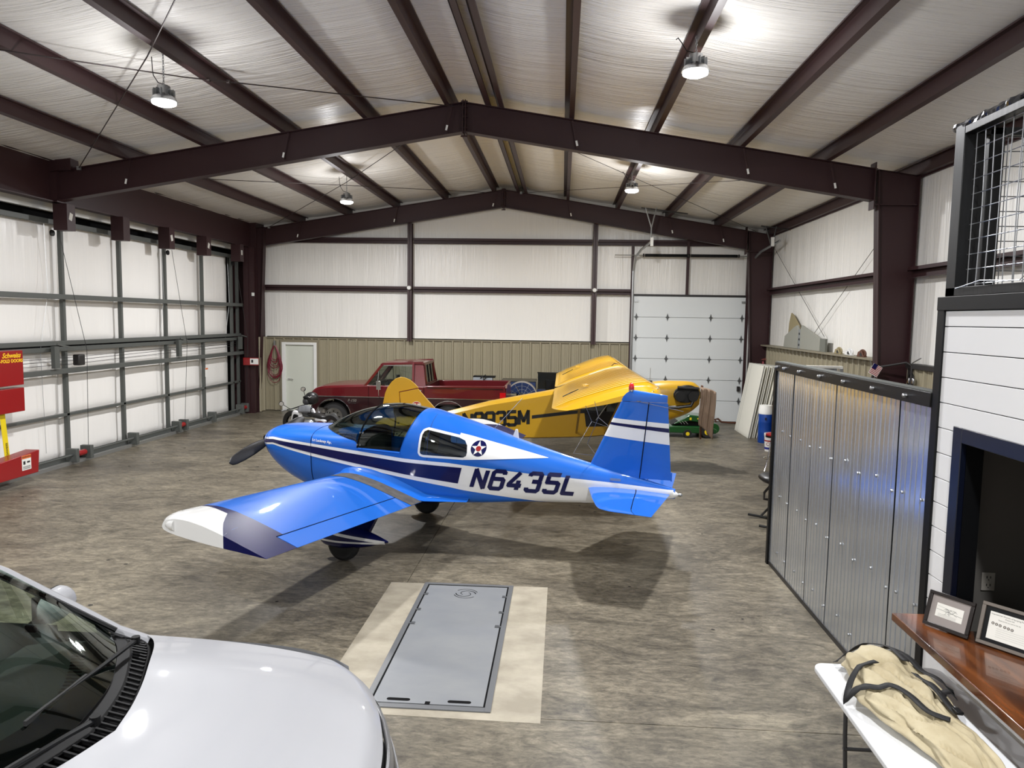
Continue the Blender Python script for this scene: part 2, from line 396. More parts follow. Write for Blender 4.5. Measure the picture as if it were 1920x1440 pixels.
mb = MB(); mb.box(-9.35, 2.12, YB-.17, YB, 2.36, 2.385); mb.box(-9.35, 2.12, YB-.17, YB-.165, 2.32, 2.385); mb.build('wainscot_cap', M_tantrim, wall_back)
# small round detectors on the posts
for i, x in enumerate((-4.74, .96)):
    tag(MB().lathe([(.0, -.1), (.055, -.1), (.065, -.06), (.065, 0), (.03, .02)], (x, YG-.14, 3.95), 'y', 16).build('sensor', M_white, smooth=True),
        'round white sensor on the %s wind post of the far wall' % ('left' if i == 0 else 'right'), 'sensor', 'round sensors on the far wall posts')

# walk door
door_1 = struct(MB().box(-8.74, -7.83, YB-.15, YB-.11, .02, 2.12).build('door_1', mat('walk door', (205, 208, 196), .45)))
mb = MB()
mb.box(-8.86, -8.74, YB-.22, YB-.08, 0, 2.2); mb.box(-7.83, -7.73, YB-.22, YB-.08, 0, 2.2); mb.box(-8.74, -7.83, YB-.22, YB-.08, 2.12, 2.2)
mb.build('door_frame', M_white, door_1, bevel=.006)
mb = MB(); mb.box(-8.92, -8.86, YB-.2, YB-.1, 0, 2.28); mb.box(-7.73, -7.67, YB-.2, YB-.1, 0, 2.28); mb.box(-8.86, -7.73, YB-.2, YB-.1, 2.2, 2.28); mb.build('door_surround', M_tantrim, door_1)
mb = MB(); mb.lathe([(.03, -.03), (.03, 0)], (-8.66, YB-.15, 1.03), 'y', 12); mb.tube([(-8.66, YB-.2, 1.03), (-8.55, YB-.2, 1.03), (-8.5, YB-.2, 1.0)], .011); mb.build('door_handle', M_chrome, door_1)

# overhead door
door_2 = struct(MB().box(2.16, 5.53, YB-.13, YB-.12, 0, 3.8).build('door_2', M_white))
for i in range(6):
    z0 = .01+i*.632
    MB().box(2.17, 5.52, YB-.2, YB-.14, z0, z0+.622).build('door_section', M_doorw, door_2, bevel=.004)
hg = MB(); hg.prism([(-.05, 0), (-.028, .02), (0, .11), (.028, .02), (.05, 0), (.028, -.02), (0, -.11), (-.028, -.02)], -.012, 0, 'y')
hg.tube([(-.05, -.012, 0), (.05, -.012, 0)], .012)
first = None
for i in range(1, 6):
    for x in (2.26, 3.2, 4.5, 5.43):
        if first is None:
            first = hg.build('hinge', mat('hinge steel', (96, 98, 98), .45, metal=.4), door_2); first.scale = (1.15, 1, 1.1); first.location = (x, YB-.2, .005+i*.632)
        else:
            c = first.copy(); COL.objects.link(c); c.location = (x, YB-.2, .005+i*.632)
for xs in (2.24, 5.46):
    MB().box(xs-.06, xs+.06, YB-.24, YB-.2, 3.62, 3.68).build('top_bracket', M_galv, door_2)
MB().box(2.1, 5.58, YB-.22, YB-.14, 3.8, 3.86).build('header_bar', M_darksteel, door_2)
for x in (2.1, 5.56):
    MB().box(x-.04, x+.04, YB-.24, YB-.12, 0, 5.3).build('jamb', M_maroon, door_2)
MB().box(3.72, 3.8, YB-.22, YB-.14, 3.86, zf(3.8)-.5).build('center_post', M_maroon, door_2)
for s, x in ((-1, 2.12), (1, 5.62)):   # vertical then slanting track
    X2 = 2.45 if s < 0 else 6.02
    mb = MB(); mb.tube([(x, YB-.28, .05), (x, YB-.28, 4.55), (x+.03*s*-1, YB-.4, 4.95), ((x+X2)/2, YB-.85, 5.14), (X2, 21.2, 5.27)] if s < 0 else [(x, YB-.28, .05), (x, YB-.28, 4.5), (x+.02, YB-.4, 4.9), (x+.1, YB-.9, 5.1), (X2-.1, 20.9, 5.3)], .035, 6)
    mb.build('track', M_galv, door_2)
mb = MB(); mb.tube([(1.55, YB-.3, 5.02), (6.0, YB-.3, 5.02)], .014, 8); mb.build('spring_shaft', M_galv, door_2)
for a, b_ in ((2.45, 3.72), (3.82, 5.2)):
    MB().lathe([(.042, a), (.045, a+.01), (.045, b_-.01), (.042, b_)], (0, YB-.3, 5.02), 'x', 12).build('torsion_spring', M_black, door_2, smooth=True)
    for xx in (a-.04, b_+.04) : MB().lathe([(.05, -.02), (.05, .02)], (xx, YB-.3, 5.02), 'x', 12).build('spring_cone', M_darksteel, door_2)
MB().lathe([(.09, -.02), (.09, .02)], (5.6, YB-.3, 5.02), 'x', 16).build('cable_drum', M_darksteel, door_2)
MB().box(5.36, 5.44, YB-.28, YB-.2, .95, 1.1).build('door_lock', M_darksteel, door_2)
# hangers that carry the track ends
def hanger(x, y, zt, w, name, label, m):
    t = thing(name, label, 'hanger', (x, y, 5.27))
    MB().tube([(0,0,0), (0,0,zt-5.27-.55), (-.18*w, 0, zt-5.27)], .02, 6).build('strut', m, t)
    MB().tube([(0,0,zt-5.27-.55), (.12*w, 0, zt-5.27)], .02, 6).build('strut', m, t)
    MB().box(-.02, .06, -.06, .02, -.12, .12).build('bracket', M_white, t)
    MB().bar((-.3, 0, zt-5.27), (1.0, 0, zt-5.27-.16), .03, .03).build('cross_bar', M_darksteel, t)
hanger(2.45, 21.2, zf(2.45), 1, 'track_hanger', 'pale Y-shaped steel hanger holding the left track of the overhead door', M_galv)
hanger(5.7, 20.9, zf(5.7), 1, 'track_hanger', 'dark triangular steel hanger holding the right track of the overhead door near the side wall', M_darksteel)

# right wall
def wall_x(u, v):
    y = lerp(YF, YB, u); z = v*(zf(XR)+.25)
    return (XR-.03*abs(noise.noise(Vector((y*1.3, 5, z*.15)))), y, z)
wall_right = struct(MB().grid(wall_x, 220, 30).build('wall_right', M_wallv, smooth=True, ang=180))
for (a, b_) in ((13.65, 22.2), (-2.9, 13.35)):
    mb = MB(); mb.box(XR-.22, XR, a, b_, 3.98, 3.99); mb.box(XR-.22, XR-.214, a, b_, 3.98, 4.05); mb.box(XR-.12, XR-.11, a, b_, 3.86, 3.98); mb.box(XR-.22, XR-.12, a, b_, 3.86, 3.866)
    mb.build('girt', M_maroon, wall_right)
MB().box(XR-.05, XR, YF, YB, zf(6.2)-.02, zf(6.2)+.2).build('eave_strut', M_maroon, wall_right)
y = 13.8
while y < 22.2:
    ribsheet(y, min(y+.915, 22.3), XR-.12, .02, 2.36, 'y', wall_right, M_tan); y += .915
y = 5.6
while y < 13.3:
    ribsheet(y, min(y+.915, 13.25), XR-.12, .02, 2.3, 'y', wall_right, M_tan); y += .915
MB().box(XR-.3, XR, 13.75, 22.3, 2.36, 2.4).build('wainscot_cap', M_tantrim, wall_right)
MB().box(XR-.2, XR, 5.5, 13.25, 2.3, 2.38).build('wainscot_cap', M_darksteel, wall_right)
MB().box(XR-.16, XR, 13.1, 13.25, 0, 2.3).build('end_trim', M_darksteel, wall_right)
wall_front = struct(MB().box(-12.5, XR+.4, YF-.15, YF, 0, 7.4).build('wall_front', M_white))
MB().box(XR+.02, XR+.1, YF, YB+.1, 0, 7.4).build('outer_sheet', M_white, wall_right)

# left wall: header girder and bifold door
wall_left = struct(MB().box(-10.6, -10.5, YF, YB, 0, 7.4).build('wall_left', M_white))
mb = MB(); mb.box(-9.75, -9.55, YF, 22.3, 5.1, 5.12); mb.box(-9.75, -9.55, YF, 22.3, 5.86, 5.88); mb.box(-9.66, -9.64, YF, 22.3, 5.12, 5.86)
for y in (4.6, 13.5): mb.box(-9.64, -9.5, y-.1, y+.1, 5.1, 5.88)
mb.build('header_girder', M_maroon, wall_left)
MB().box(-9.5, -9.2, 13.38, 13.62, 5.68, 6.0).build('girder_bracket', M_maroon, wall_left)
MB().box(-10.1, -10.0, YF, 22.3, 5.0, 5.16).build('header_flashing', M_white, wall_left)
MB().box(-10.4, -10.2, YF, 22.3, 4.2, 6.0).build('header_void', M_dark, wall_left)
MB().box(-10.5, -9.7, YF, YB, zf(-9.9)+.05, zf(-9.9)+.22).build('eave_strut', M_maroon, wall_left)
M_tagp = mat('hang tag', (205, 203, 196), .6)
ys = [1.9, 3.8, 5.7, 7.6, 9.6, 11.6, 13.7, 15.5, 17.36, 19.22, 21.25]
for i, y in enumerate(ys):
    mb = MB(); mb.box(-9.72, -9.44, y-.12, y+.12, 4.6, 5.1); o = mb.build('door_hanger_box', M_maroon, wall_left)
    if i % 2 == 0 or i > 7: MB().obox((-9.435, y-.02, 4.86), (.006, .09, .14), Matrix.Rotation(.3*(i % 3-1), 3, 'X')).build('hang_tag', M_tagp, wall_left)
mb = MB(); mb.box(-9.75, -9.6, 22.0, 22.28, 0, 5.1); mb.box(-9.62, -9.45, 22.05, 22.15, 0, 5.1); mb.build('door_jamb', M_maroon, wall_left)
ribsheet(22.3, 22.75, -9.42, .02, 2.36, 'y', wall_left, M_tan, sgn=1)
MB().box(-10.5, -9.45, 22.28, 22.9, 0, 5.9).build('corner_infill', M_maroon, wall_left)

door_3 = struct(MB().box(-10.15, -10.12, -2, 22.0, .1, 4.85).build('door_3', M_dark))
posts = [1.95, 3.9, 5.9, 7.9, 9.95, 12.05, 14.05, 15.97, 17.85, 19.75, 21.55, 21.95]
def bulge(y0, y1, z0, z1):
    def f(u, v):
        y = lerp(y0, y1, u); z = lerp(z0, z1, v)
        e = min(1, 6*u, 6*(1-u), 6*v, 6*(1-v))
        return (-10.08+.05*sqrt(max(0, e))+.015*noise.noise(Vector((y*2, z*.6, 9))), y, z)
    return f
for i in range(len(posts)-2):
    for z0, z1 in ((.12, .98), (.98, 1.88), (1.88, 2.3), (2.45, 3.34), (3.34, 4.85)):
        MB().grid(bulge(posts[i], posts[i+1], z0, z1), 14, 14).build('insulation_panel', M_wallw, door_3, smooth=True, ang=180)
for y in posts:
    MB().box(-9.97, -9.89, y-.035, y+.035, .12, 2.33).build('door_post', M_dgrey, door_3)
    MB().box(-9.97, -9.89, y-.035, y+.035, 2.44, 4.8).build('door_post', M_dgrey, door_3)
for z, x, h in ((.99, -9.93, .06), (1.88, -9.82, .1), (2.31, -9.9, .09), (2.43, -9.9, .09), (3.34, -9.82, .1), (4.78, -9.93, .1), (.1, -9.9, .1)):
    MB().box(x-.04, x+.04, -2, 22.05, z-h/2, z+h/2).build('door_rail', M_dgrey, door_3, bevel=.008)
for y in [p for p in posts if p < 21.8]:      # stand off trusses
    for z in (1.88, 3.34): MB().bar((-9.95, y-.15, z), (-9.83, y-.02, z), .03, .03).build('standoff', M_dgrey, door_3)
MB().box(-9.83, -9.73, -2, 22.1, .0, .07).build('bottom_rail', M_galv, door_3)
MB().tube([(-9.7, -2, .2), (-9.7, 22.0, .2)], .022, 8).build('drive_shaft', M_dgrey, door_3)
for y in (5.9, 10, 13.9, 14.35, 16.0, 17.9, 18.25, 19.8, 21.6, 21.95):
    MB().box(-9.85, -9.62, y-.05, y+.05, .05, .32).build('bearing_stand', M_dgrey, door_3, bevel=.01)
for y in (14.12, 18.08, 21.8):
    MB().lathe([(.05, -.12), (.06, -.1), (.06, .1), (.05, .12)], (-9.7, y, .2), 'y', 12).build('cable_drum', M_red, door_3)
for y in (9.7, 13.55, 18.15, 21.75):
    MB().box(-9.8, -9.72, y-.07, y+.07, 1.95 if y < 20 else 2.0, 2.38).build('latch_arm', M_dgrey, door_3)
    MB().bar((-9.72, y, 2.42), (-9.62, y+.55, 2.3), .03, .03).build('latch_rod', M_dgrey, door_3)
MB().obox((-9.8, 14.3, 2.08), (.14, .2, .22), Matrix.Identity(3)).build('latch_motor', M_darksteel, door_3, bevel=.02)
for z in (2.05, 2.12, 2.18): MB().tube([(-9.8, -1, z), (-9.8, 14.2, z-.04), (-9.8, 16.5, z-.0), (-9.8, 21.9, z+.06)], .005, 4).build('latch_cable', M_darksteel, door_3)
for y, yb in ((13.75, 14.35), (17.9, 18.25), (21.5, 21.95)):
    MB().tube([(-9.75, y, 4.62), (-9.6, lerp(y, yb, .6)+.15, 2.3), (-9.7, yb, .26)], .006, 4).build('lift_cable', M_darksteel, door_3)
    MB().tube([(-9.95, y-.12, 4.8), (-9.9, y-.15, 3.4), (-9.95, y-.35, 2.3), (-9.95, y-.3, .3)], .005, 4).build('lift_cable', M_galv, door_3)
    MB().lathe([(.06, -.015), (.06, .015)], (-9.8, y-.1, 4.55), 'x', 14).build('pulley', M_black, door_3)
MB().obox((-9.86, 19.78, 1.43), (.01, .14, .25), Matrix.Identity(3)).build('warning_card', M_label, door_3)
MB().obox((-9.853, 19.78, 1.53), (.008, .14, .04), Matrix.Identity(3)).build('warning_stripe', mat('orange print', (220, 110, 50), .6), door_3)
# ---------------- lamps ----------------
M_lens = mat('lamp lens', (255, 255, 255), .4, emit=(255, 255, 250), es=14)
LL = ['round high bay lamp on a chain at upper left, nearest the crossed rods', 'round high bay lamp at upper right under the long purlin',
      'small far high bay lamp left of the roof peak', 'small far high bay lamp beside the pale track hanger',
      'high bay lamp behind the viewer on the left', 'high bay lamp behind the viewer on the right']
def bay_lamp(i, x, y, z):
    t = thing('high_bay_lamp', LL[i], 'lamp', (x, y, z), 0, 'high bay lamps hanging from the roof')
    MB().lathe([(.04, .2), (.08, .19), (.085, .09), (.14, .05), (.155, .02), (.165, -.005), (.14, -.01)], (0,0,0), 'z', 28).build('housing', M_alum, t, smooth=True)
    mb = MB()
    for k in range(14):
        a = 2*pi*k/14; mb.obox((.105*cos(a), .105*sin(a), .1), (.06, .006, .09), Matrix.Rotation(a, 3, 'Z'))
    f = mb.build('cooling_fins', M_alum, t); f['kind'] = 'stuff'
    MB().lathe([(.15, -.008), (.145, -.035), (.1, -.055), (.02, -.06)], (0,0,0), 'z', 28).build('lens', M_lens, t, smooth=True)
    top = zf(x)+.02-z; mb = MB(); k = .2; n = 0
    while k < top:
        r = .014; pts = []
        for q in range(8):
            a = 2*pi*q/8; u_ = r*.7*cos(a); w_ = .026*sin(a)
            pts.append((u_ if n % 2 else 0, 0 if n % 2 else u_, k+w_))
        mb.tube(pts, .004, 4, closed=True); k += .036; n += 1
    c = mb.build('chain', M_alum, t); c['kind'] = 'stuff'
    MB().tube([(.05, 0, .2), (-.1, .05, .25), (-.16, .05, .34), (-.2, .1, .42), (-.22, .12, top)], .006, 5).build('cord', M_black, t)
    ld = bpy.data.lights.new('lamp', 'AREA'); ld.shape = 'DISK'; ld.size = .3; ld.energy = LIGHT_W; ld.color = (.985, .985, 1)
    lo = bpy.data.objects.new('lamp_light', ld); COL.objects.link(lo); lo.location = (0, 0, -.06); lo.parent = t
    ld = bpy.data.lights.new('lamp', 'POINT'); ld.energy = FILL_W; ld.shadow_soft_size = .1; ld.color = (.985, .985, 1)  # added unseen point fill below the lens, brightens walls and ceiling
    lo = bpy.data.objects.new('lamp_fill', ld); COL.objects.link(lo); lo.location = (0, 0, -.36); lo.parent = t
for i, p in enumerate(LAMPS): bay_lamp(i, *p)

# ---------------- roof bracing rods ----------------
M_rod = mat('brace rod', (52, 42, 40), .5, metal=.4)
def rod(pts, label, r=.009, tb=None):
    t = thing('brace_rod', label, 'rod', pts[0]); o = Vector(pts[0])
    MB().tube([Vector(p)-o for p in pts], r, 6).build('rod', M_rod, t)
    if tb is not None:
        a, b_ = Vector(pts[1])-o, Vector(pts[2])-o; d = (b_-a).normalized(); c = lerp(a, b_, tb); s = d.cross(Vector((0,0,1))).normalized()*.022
        mb = MB(); mb.bar(c-d*.14+s, c+d*.14+s, .012, .012); mb.bar(c-d*.14-s, c+d*.14-s, .012, .012); mb.lathe([(.03, -.02), (.03, .02)], c-d*.14, 'x', 8); mb.lathe([(.03, -.02), (.03, .02)], c+d*.14, 'x', 8)
        mb.build('turnbuckle', M_rod, t)
    MB().obox((0, 0, 0), (.07, .04, .07), Matrix.Identity(3)).build('end_clip', M_galv, t)
rod([(-9.05, 13.4, 5.72), (-5.34, 9.33, 6.3), (-2.5, 5.9, 6.68)], 'long steel brace rod crossing the upper left corner down to the middle frame end')
rod([(-9.1, 5.5, 5.72), (-5.3, 10.2, 6.32), (-2.0, 13.35, 6.8)], 'long steel brace rod with turnbuckle running to the peak of the middle frame', tb=.1)
rod([(-9.0, 22.2, 5.72), (-5.34, 18.03, 6.32), (-2.1, 13.7, 6.82)], 'thin brace rod in the far left roof bay rising from the far corner', .008)
rod([(-9.0, 14.0, 5.72), (-5.59, 18.2, 6.28), (-2.2, 22.2, 6.78)], 'thin brace rod in the far left roof bay running to the far peak', .008)
rod([(-1.5, 13.7, 6.8), (5.6, 22.2, 5.7)], 'thin brace rod in the far right roof bay running to the far right corner', .006)
rod([(-1.3, 22.2, 6.78), (5.4, 13.8, 5.74)], 'thin brace rod in the far right roof bay starting at the far peak', .006)
rod([(XR-.1, 22.2, 5.3), (XR-.1, 17.6, 2.75)], 'thin wall brace cable falling to the wainscot ledge from the far corner', .006)
rod([(XR-.1, 13.7, 5.3), (XR-.1, 18.4, 2.75)], 'thin wall brace cable falling to the wainscot ledge from the near column', .006)

# ---------------- office box: shiplap, loft, opening ----------------
M_ship = mat('white shiplap', (226, 226, 226), .5, bump=((1, 40, 1), .05, .002))
M_offin = mat('office wall grey', (84, 81, 77), .7)
M_wood = mat('varnished slab wood', (52, 25, 13), .25, coat=.5, var=((9, 1.1, 9), (118, 66, 30), 8))
XO = 2.68; YO = 5.4
wall_office = struct(MB().box(XO+.02, XO+.12, 5.14, YO, 0, 3.16).build('wall_office', M_dark))
mb = MB(); mb.box(XO+.02, XO+.12, -2.6, 3.1, 0, 3.16); mb.box(XO+.02, XO+.12, 3.1, 5.14, 0, .94); mb.box(XO+.02, XO+.12, 3.1, 5.14, 2.4, 3.16); mb.build('studs', M_dark, wall_office)
z = .02; k = 0
while z < 3.15:
    z1 = min(z+.178, 3.155)
    def pl(a, b_): MB().box(XO, XO+.02, a, b_, z, z1-.006).build('plank', M_ship, wall_office, bevel=.002, seg=1)
    if z1 > .95 and z < 2.27: pl(5.13, YO-.04); pl(-2.6, 3.05)
    else: pl(-2.6, YO-.04)
    z = z1
mb = MB(); mb.box(XO-.015, XO+.14, YO-.04, YO+.05, 0, 3.17); mb.build('corner_trim', M_black, wall_office, bevel=.004)
mb = MB(); mb.box(XO-.02, XO+.02, -2.6, YO+.05, 3.155, 3.25); mb.build('top_trim', M_black, wall_office, bevel=.004)
M_navyblk = mat('opening trim', (8, 13, 28), .3)
mb = MB(); mb.box(XO-.012, XO+.03, 5.03, 5.14, .95, 2.37); mb.box(XO-.012, XO+.03, 3.05, 3.16, .95, 2.37); mb.box(XO-.012, XO+.03, 3.16, 5.03, 2.27, 2.37); mb.build('opening_trim', M_navyblk, wall_office, bevel=.004)
mb = MB(); mb.box(XO+.03, XO+.14, 5.03, 5.05, 1.0, 2.3); mb.box(XO+.03, XO+.14, 3.14, 3.16, 1.0, 2.3); mb.box(XO+.03, XO+.14, 3.16, 5.03, 2.28, 2.3); mb.build('opening_jamb', M_black, wall_office)
mb = MB(); mb.box(XO+.14, XR-.1, 5.25, 5.38, 0, 3.15); mb.box(XO+.14, XR-.1, -2.6, 5.25, 3.1, 3.15); mb.box(XR-.3, XR-.2, -2.6, 5.25, 0, 3.1); mb.box(XO+.14, XR-.1, 2.2, 2.3, 0, 3.1)
mb.build('office_interior', M_offin, wall_office)
MB().box(XO-.0, XR-.1, -2.6, YO, 3.16, 3.22).build('loft_deck', M_blk2, wall_office)
o = thing('wall_outlet', 'white duplex outlet on the dark wall inside the office opening', 'outlet', (3.03, 5.245, 1.26))
MB().box(-.045, .045, -.008, 0, -.065, .065).build('cover_plate', mat('outlet plate', (150, 146, 138), .5), o, bevel=.003)
mb = MB()
for zz in (-.028, .028):
    for xx in (-.012, .012): mb.box(xx-.003, xx+.003, -.0095, -.007, zz-.004, zz+.012)
    mb.lathe([(.004, -.0095), (.004, -.007)], (0, 0, zz-.014), 'y', 8)
mb.build('socket_slots', M_ink, o)['kind'] = 'stuff'

# loft railing with welded wire mesh
M_bwood = mat('black stained wood', (8, 8, 9), .4, spec=.3, var=((14, 14, 1.5), (20, 21, 23), 5), bump=((30, 30, 3), .2, .004))
M_wire = mat('welded wire', (150, 152, 155), .35, metal=.8)
ra = thing('loft_railing', 'black wooden loft railing with welded wire mesh above the white shiplap wall', 'railing', (XO, YO, 3.25))
MB().box(-.02, .12, -.17, -.05, 0, 1.15).build('post', M_bwood, ra, bevel=.004)
MB().box(.16, .26, -.14, -.06, 0, 1.13).build('post', M_bwood, ra, bevel=.004)
MB().box(-.02, .1, -8, -.17, 1.08, 1.13).build('top_rail', M_bwood, ra, bevel=.004)
MB().box(.1, 3.3, -.14, -.06, 1.08, 1.13).build('top_rail', M_bwood, ra, bevel=.004)
MB().box(-.02, .1, -8, -.05, 0, .06).build('bottom_rail', M_bwood, ra, bevel=.004)
MB().box(.1, 3.3, -.14, -.06, 0, .06).build('bottom_rail', M_bwood, ra, bevel=.004)
def foilf(u, v):
    a = v*2*pi; y = lerp(-8, .0, u); r = .045+.016*noise.noise(Vector((y*16, a*1.3, 2)))
    return (.04+r*1.35*cos(a), y, 1.15+r*.8*sin(a))
MB().grid(foilf, 300, 12).build('foil_wrap', mat('crinkled black foil', (70, 70, 74), .18, metal=.7), ra)
mb = MB(); k = 0
for i in range(60):
    y = -.2-.1*i; mb.tube([(.045, y, .05), (.045+.01*sin(i), y-.01*sin(i*3), .6), (.045, y, 1.1)], .0035, 5)
for i in range(11): mb.tube([(.05, -.12, .08+.1*i), (.05, -7.9, .08+.1*i)], .0035, 5)
m_ = mb.build('wire_mesh', M_wire, ra); m_['kind'] = 'stuff'
mb = MB()
for i in range(30): mb.tube([(.3+.1*i, -.1, .05), (.3+.1*i, -.1, 1.1)], .0035, 5)
for i in range(11): mb.tube([(.2, -.095, .08+.1*i), (3.3, -.095, .08+.1*i)], .0035, 5)
m_ = mb.build('wire_mesh', M_wire, ra); m_['kind'] = 'stuff'
MB().tube([(-.03, -.2, .05), (-.035, -.5, .09), (-.03, -.9, .07), (-.035, -1.0, .12), (-.03, -1.1, .06), (-.03, -1.6, .09)], .003, 5).build('loose_wire', M_wire, ra)

# wood counter through the opening
ct = tag(MB().prism([(2.4, 5.27), (2.4, 2.6), (3.1, 2.6), (3.1, 5.0), (2.8, 5.0), (2.665, 5.0), (2.655, 5.27)], .94, .995, 'z').build('wood_counter', M_wood, bevel=.006),
         'glossy walnut slab counter projecting from the white shiplap wall', 'counter')

# picture frames leaning on the counter
def picture(name, label, p0, p1, wdt, hgt, lean, mfr, mmat, border, fdeep=.02):
    """p0,p1: bottom edge ends (left,right) seen from the hangar"""
    p0, p1 = Vector(p0), Vector(p1); x = (p1-p0).normalized(); n = Vector((0,0,1)).cross(x)  # away from viewer
    if n.x < 0: pass
    y = (Vector((0,0,1))*cos(lean) + n*sin(lean)).normalized()
    t = thing(name, label, 'picture frame', p0); z = x.cross(y)
    M = Matrix((x, y, z)).transposed().to_4x4(); t.matrix_world = Matrix.Translation(p0) @ M
    b = border; mb = MB(); d = fdeep
    for (a, c, e, f) in ((0, wdt, 0, b), (0, wdt, hgt-b, hgt), (0, b, b, hgt-b), (wdt-b, wdt, b, hgt-b)): mb.box(a, c, e, f, 0, d)
    mb.build('frame', mfr, t, bevel=.003)
    MB().box(b*.8, wdt-b*.8, b*.8, hgt-b*.8, .001, .006).build('mat_board', mmat, t)
    MB().box(wdt*.45, wdt*.55, .01, hgt*.7, -.004, 0).build('easel_back', M_black, t)
    return t
M_paper = mat('certificate paper', (232, 230, 222), .5)
pf = picture('picture_frame', 'dark brown frame with grey mat around a small airplane drawing, on the wood counter', (2.535, 5.09, 1.0), (2.705, 4.84, 1.0), .30, .24, .32, mat('dark frame', (34, 28, 26), .3), mat('grey mat', (150, 142, 138), .7), .024)
MB().box(.062, .238, .078, .168, .006, .0075).build('drawing', M_paper, pf)
mb = MB(); mb.bar((.066, .128, .008), (.236, .116, .008), .0015, .0006); mb.bar((.07, .15, .008), (.17, .138, .008), .0008, .0005)
for k in range(26):
    a = random.uniform(.12, .185); h_ = random.uniform(.105, .145); mb.bar((a, h_, .008), (a+random.uniform(-.03, .03), h_+random.uniform(-.012, .012), .008), .0012, .0005)
for k in range(4): mb.bar((.08, .1-.006*k, .008), (.2, .1-.006*k, .008), .0007, .0004)
mb.build('pen_lines', M_ink, pf)
pg = picture('picture_frame', 'grey wood frame with black mat holding a certificate, right of the dark brown frame', (2.74, 4.82, 1.0), (2.955, 4.55, 1.0), .33, .27, .30, mat('driftwood frame', (112, 104, 96), .5), M_black, .022)
MB().box(.05, .28, .045, .22, .006, .0075).build('certificate', M_paper, pg)
mt = mat('print ink', (60, 56, 56), .6)
text('International Women of Spraying Pioneers', .0125, mt, Matrix.Translation((.165, .205, .0078)), pg, extrude=.0002)
text('Presents this', .010, mt, Matrix.Translation((.165, .19, .0078)), pg, extrude=.0002)
text('Thank you for your part in this day', .009, mt, Matrix.Translation((.165, .174, .0078)), pg, extrude=.0002)
mb = MB()
for k in range(6): mb.lathe([(.009, 0), (.009, .0006)], (.075+.021*k+(.006 if k > 2 else 0), .148-.002*k, .0076), 'z', 12)
mb.build('portrait', mt, pg)
mb = MB()
for k in range(6): mb.lathe([(.006, 0), (.006, .0006)], (.075+.021*k+(.006 if k > 2 else 0), .148-.002*k, .0082), 'z', 12)
mb.build('portrait_face', mat('faded print', (176, 170, 160), .6), pg)
mb = MB()
for k in range(5): mb.box(.1, .265, .12-.013*k, .1206-.013*k, .0076, .008)
mb.build('ruled_line', mt, pg)

# ---------------- corrugated partition ----------------
M_corr = mat('corrugated galvanised sheet', (208, 212, 217), .2, metal=.8)
pt = thing('partition', 'shiny corrugated metal partition with black trim, between the hangar floor and the white shiplap wall', 'partition', (XO, 5.47, 0))
def corr(a, b_, sgn=-1, x0=0, z1=2.5):
    pr = []; d = a; k = 0
    while d < b_-.004:
        pr += [(d, 0), (min(b_, d+.056), 0), (min(b_, d+.060), -.02), (min(b_, d+.074), -.02), (min(b_, d+.078), 0)]; d += .084
    pr.append((b_, 0)); vs = []; n = len(pr)
    for r9 in range(10):
        z = .02+(z1-.02)*r9/9
        for q, o_ in pr: vs.append((x0+sgn*o_+.007*noise.noise(Vector((q*1.3, z*.9, 1+a)))+.0035*noise.noise(Vector((q*7, z*.35, 5))), q, z))
    fs = [(r*n+i, r*n+i+1, (r+1)*n+i+1, (r+1)*n+i) for r in range(9) for i in range(n-1)]
    return MB().add(vs, fs)
ys_ = [0, .48, 1.16, 1.84, 2.46, 3.14, 3.82]
for i in range(6):
    sc = corr(ys_[i]+.008, ys_[i+1]-.006, x0=-.004*(i % 2)).build('sheet', M_corr, pt, solid=.002)
    mb = MB()
    for zz in (.25, .95, 1.75): 
        for yy in (ys_[i]+.05, ys_[i]+.35): mb.lathe([(.009, -.012), (.012, -.008), (.012, 0)], (-.004, yy, zz+.03*sin(yy*9)), 'x', 8)
    mb.build('screw', M_alum, pt)
MB().box(.02, .07, 0, 3.82, .0, 2.46).build('stud_core', M_darksteel, pt)
mb = MB(); mb.box(-.025, .09, -.02, 3.86, 2.46, 2.565); mb.build('top_trim', M_blk2, pt, bevel=.004)
MB().box(-.012, .09, -.02, 3.86, 2.566, 2.575).build('top_cap', M_dgrey, pt)
MB().box(-.03, .09, 3.80, 3.87, 0, 2.5).build('end_trim', M_black, pt, bevel=.003)
mb = MB()
for yy in (.35, .95, 1.6, 2.25, 2.9, 3.45, 3.75): mb.lathe([(.008, -.03), (.016, -.022), (.018, 0)], (-.025, yy, 2.51), 'x', 10)
mb.build('trim_bolt', M_alum, pt)
MB().box(-.01, .02, -.02, 3.86, 0, .05).build('base_channel', M_darksteel, pt)
pe = thing('partition', 'short corrugated metal return panel showing behind the black partition trim', 'partition', (XO+.1, 9.3, 0))
def corrx(a, b_):
    pr = []; d = a
    while d < b_: pr += [(d, 0), (d+.035, 0), (d+.045, .02), (d+.07, .02), (d+.08, 0)]; d += .09
    n = len(pr); vs = [(q, -o_, z) for z in (.02, 2.5) for q, o_ in pr]
    return MB().add(vs, [(i, i+1, n+i+1, n+i) for i in range(n-1)])
corrx(0, .6).build('sheet', M_corr, pe); MB().box(0, .68, -.03, .03, 2.5, 2.53).build('top_trim', M_tagp, pe); MB().box(.64, .68, -.04, .04, 0, 2.5).build('end_trim', M_galv, pe)

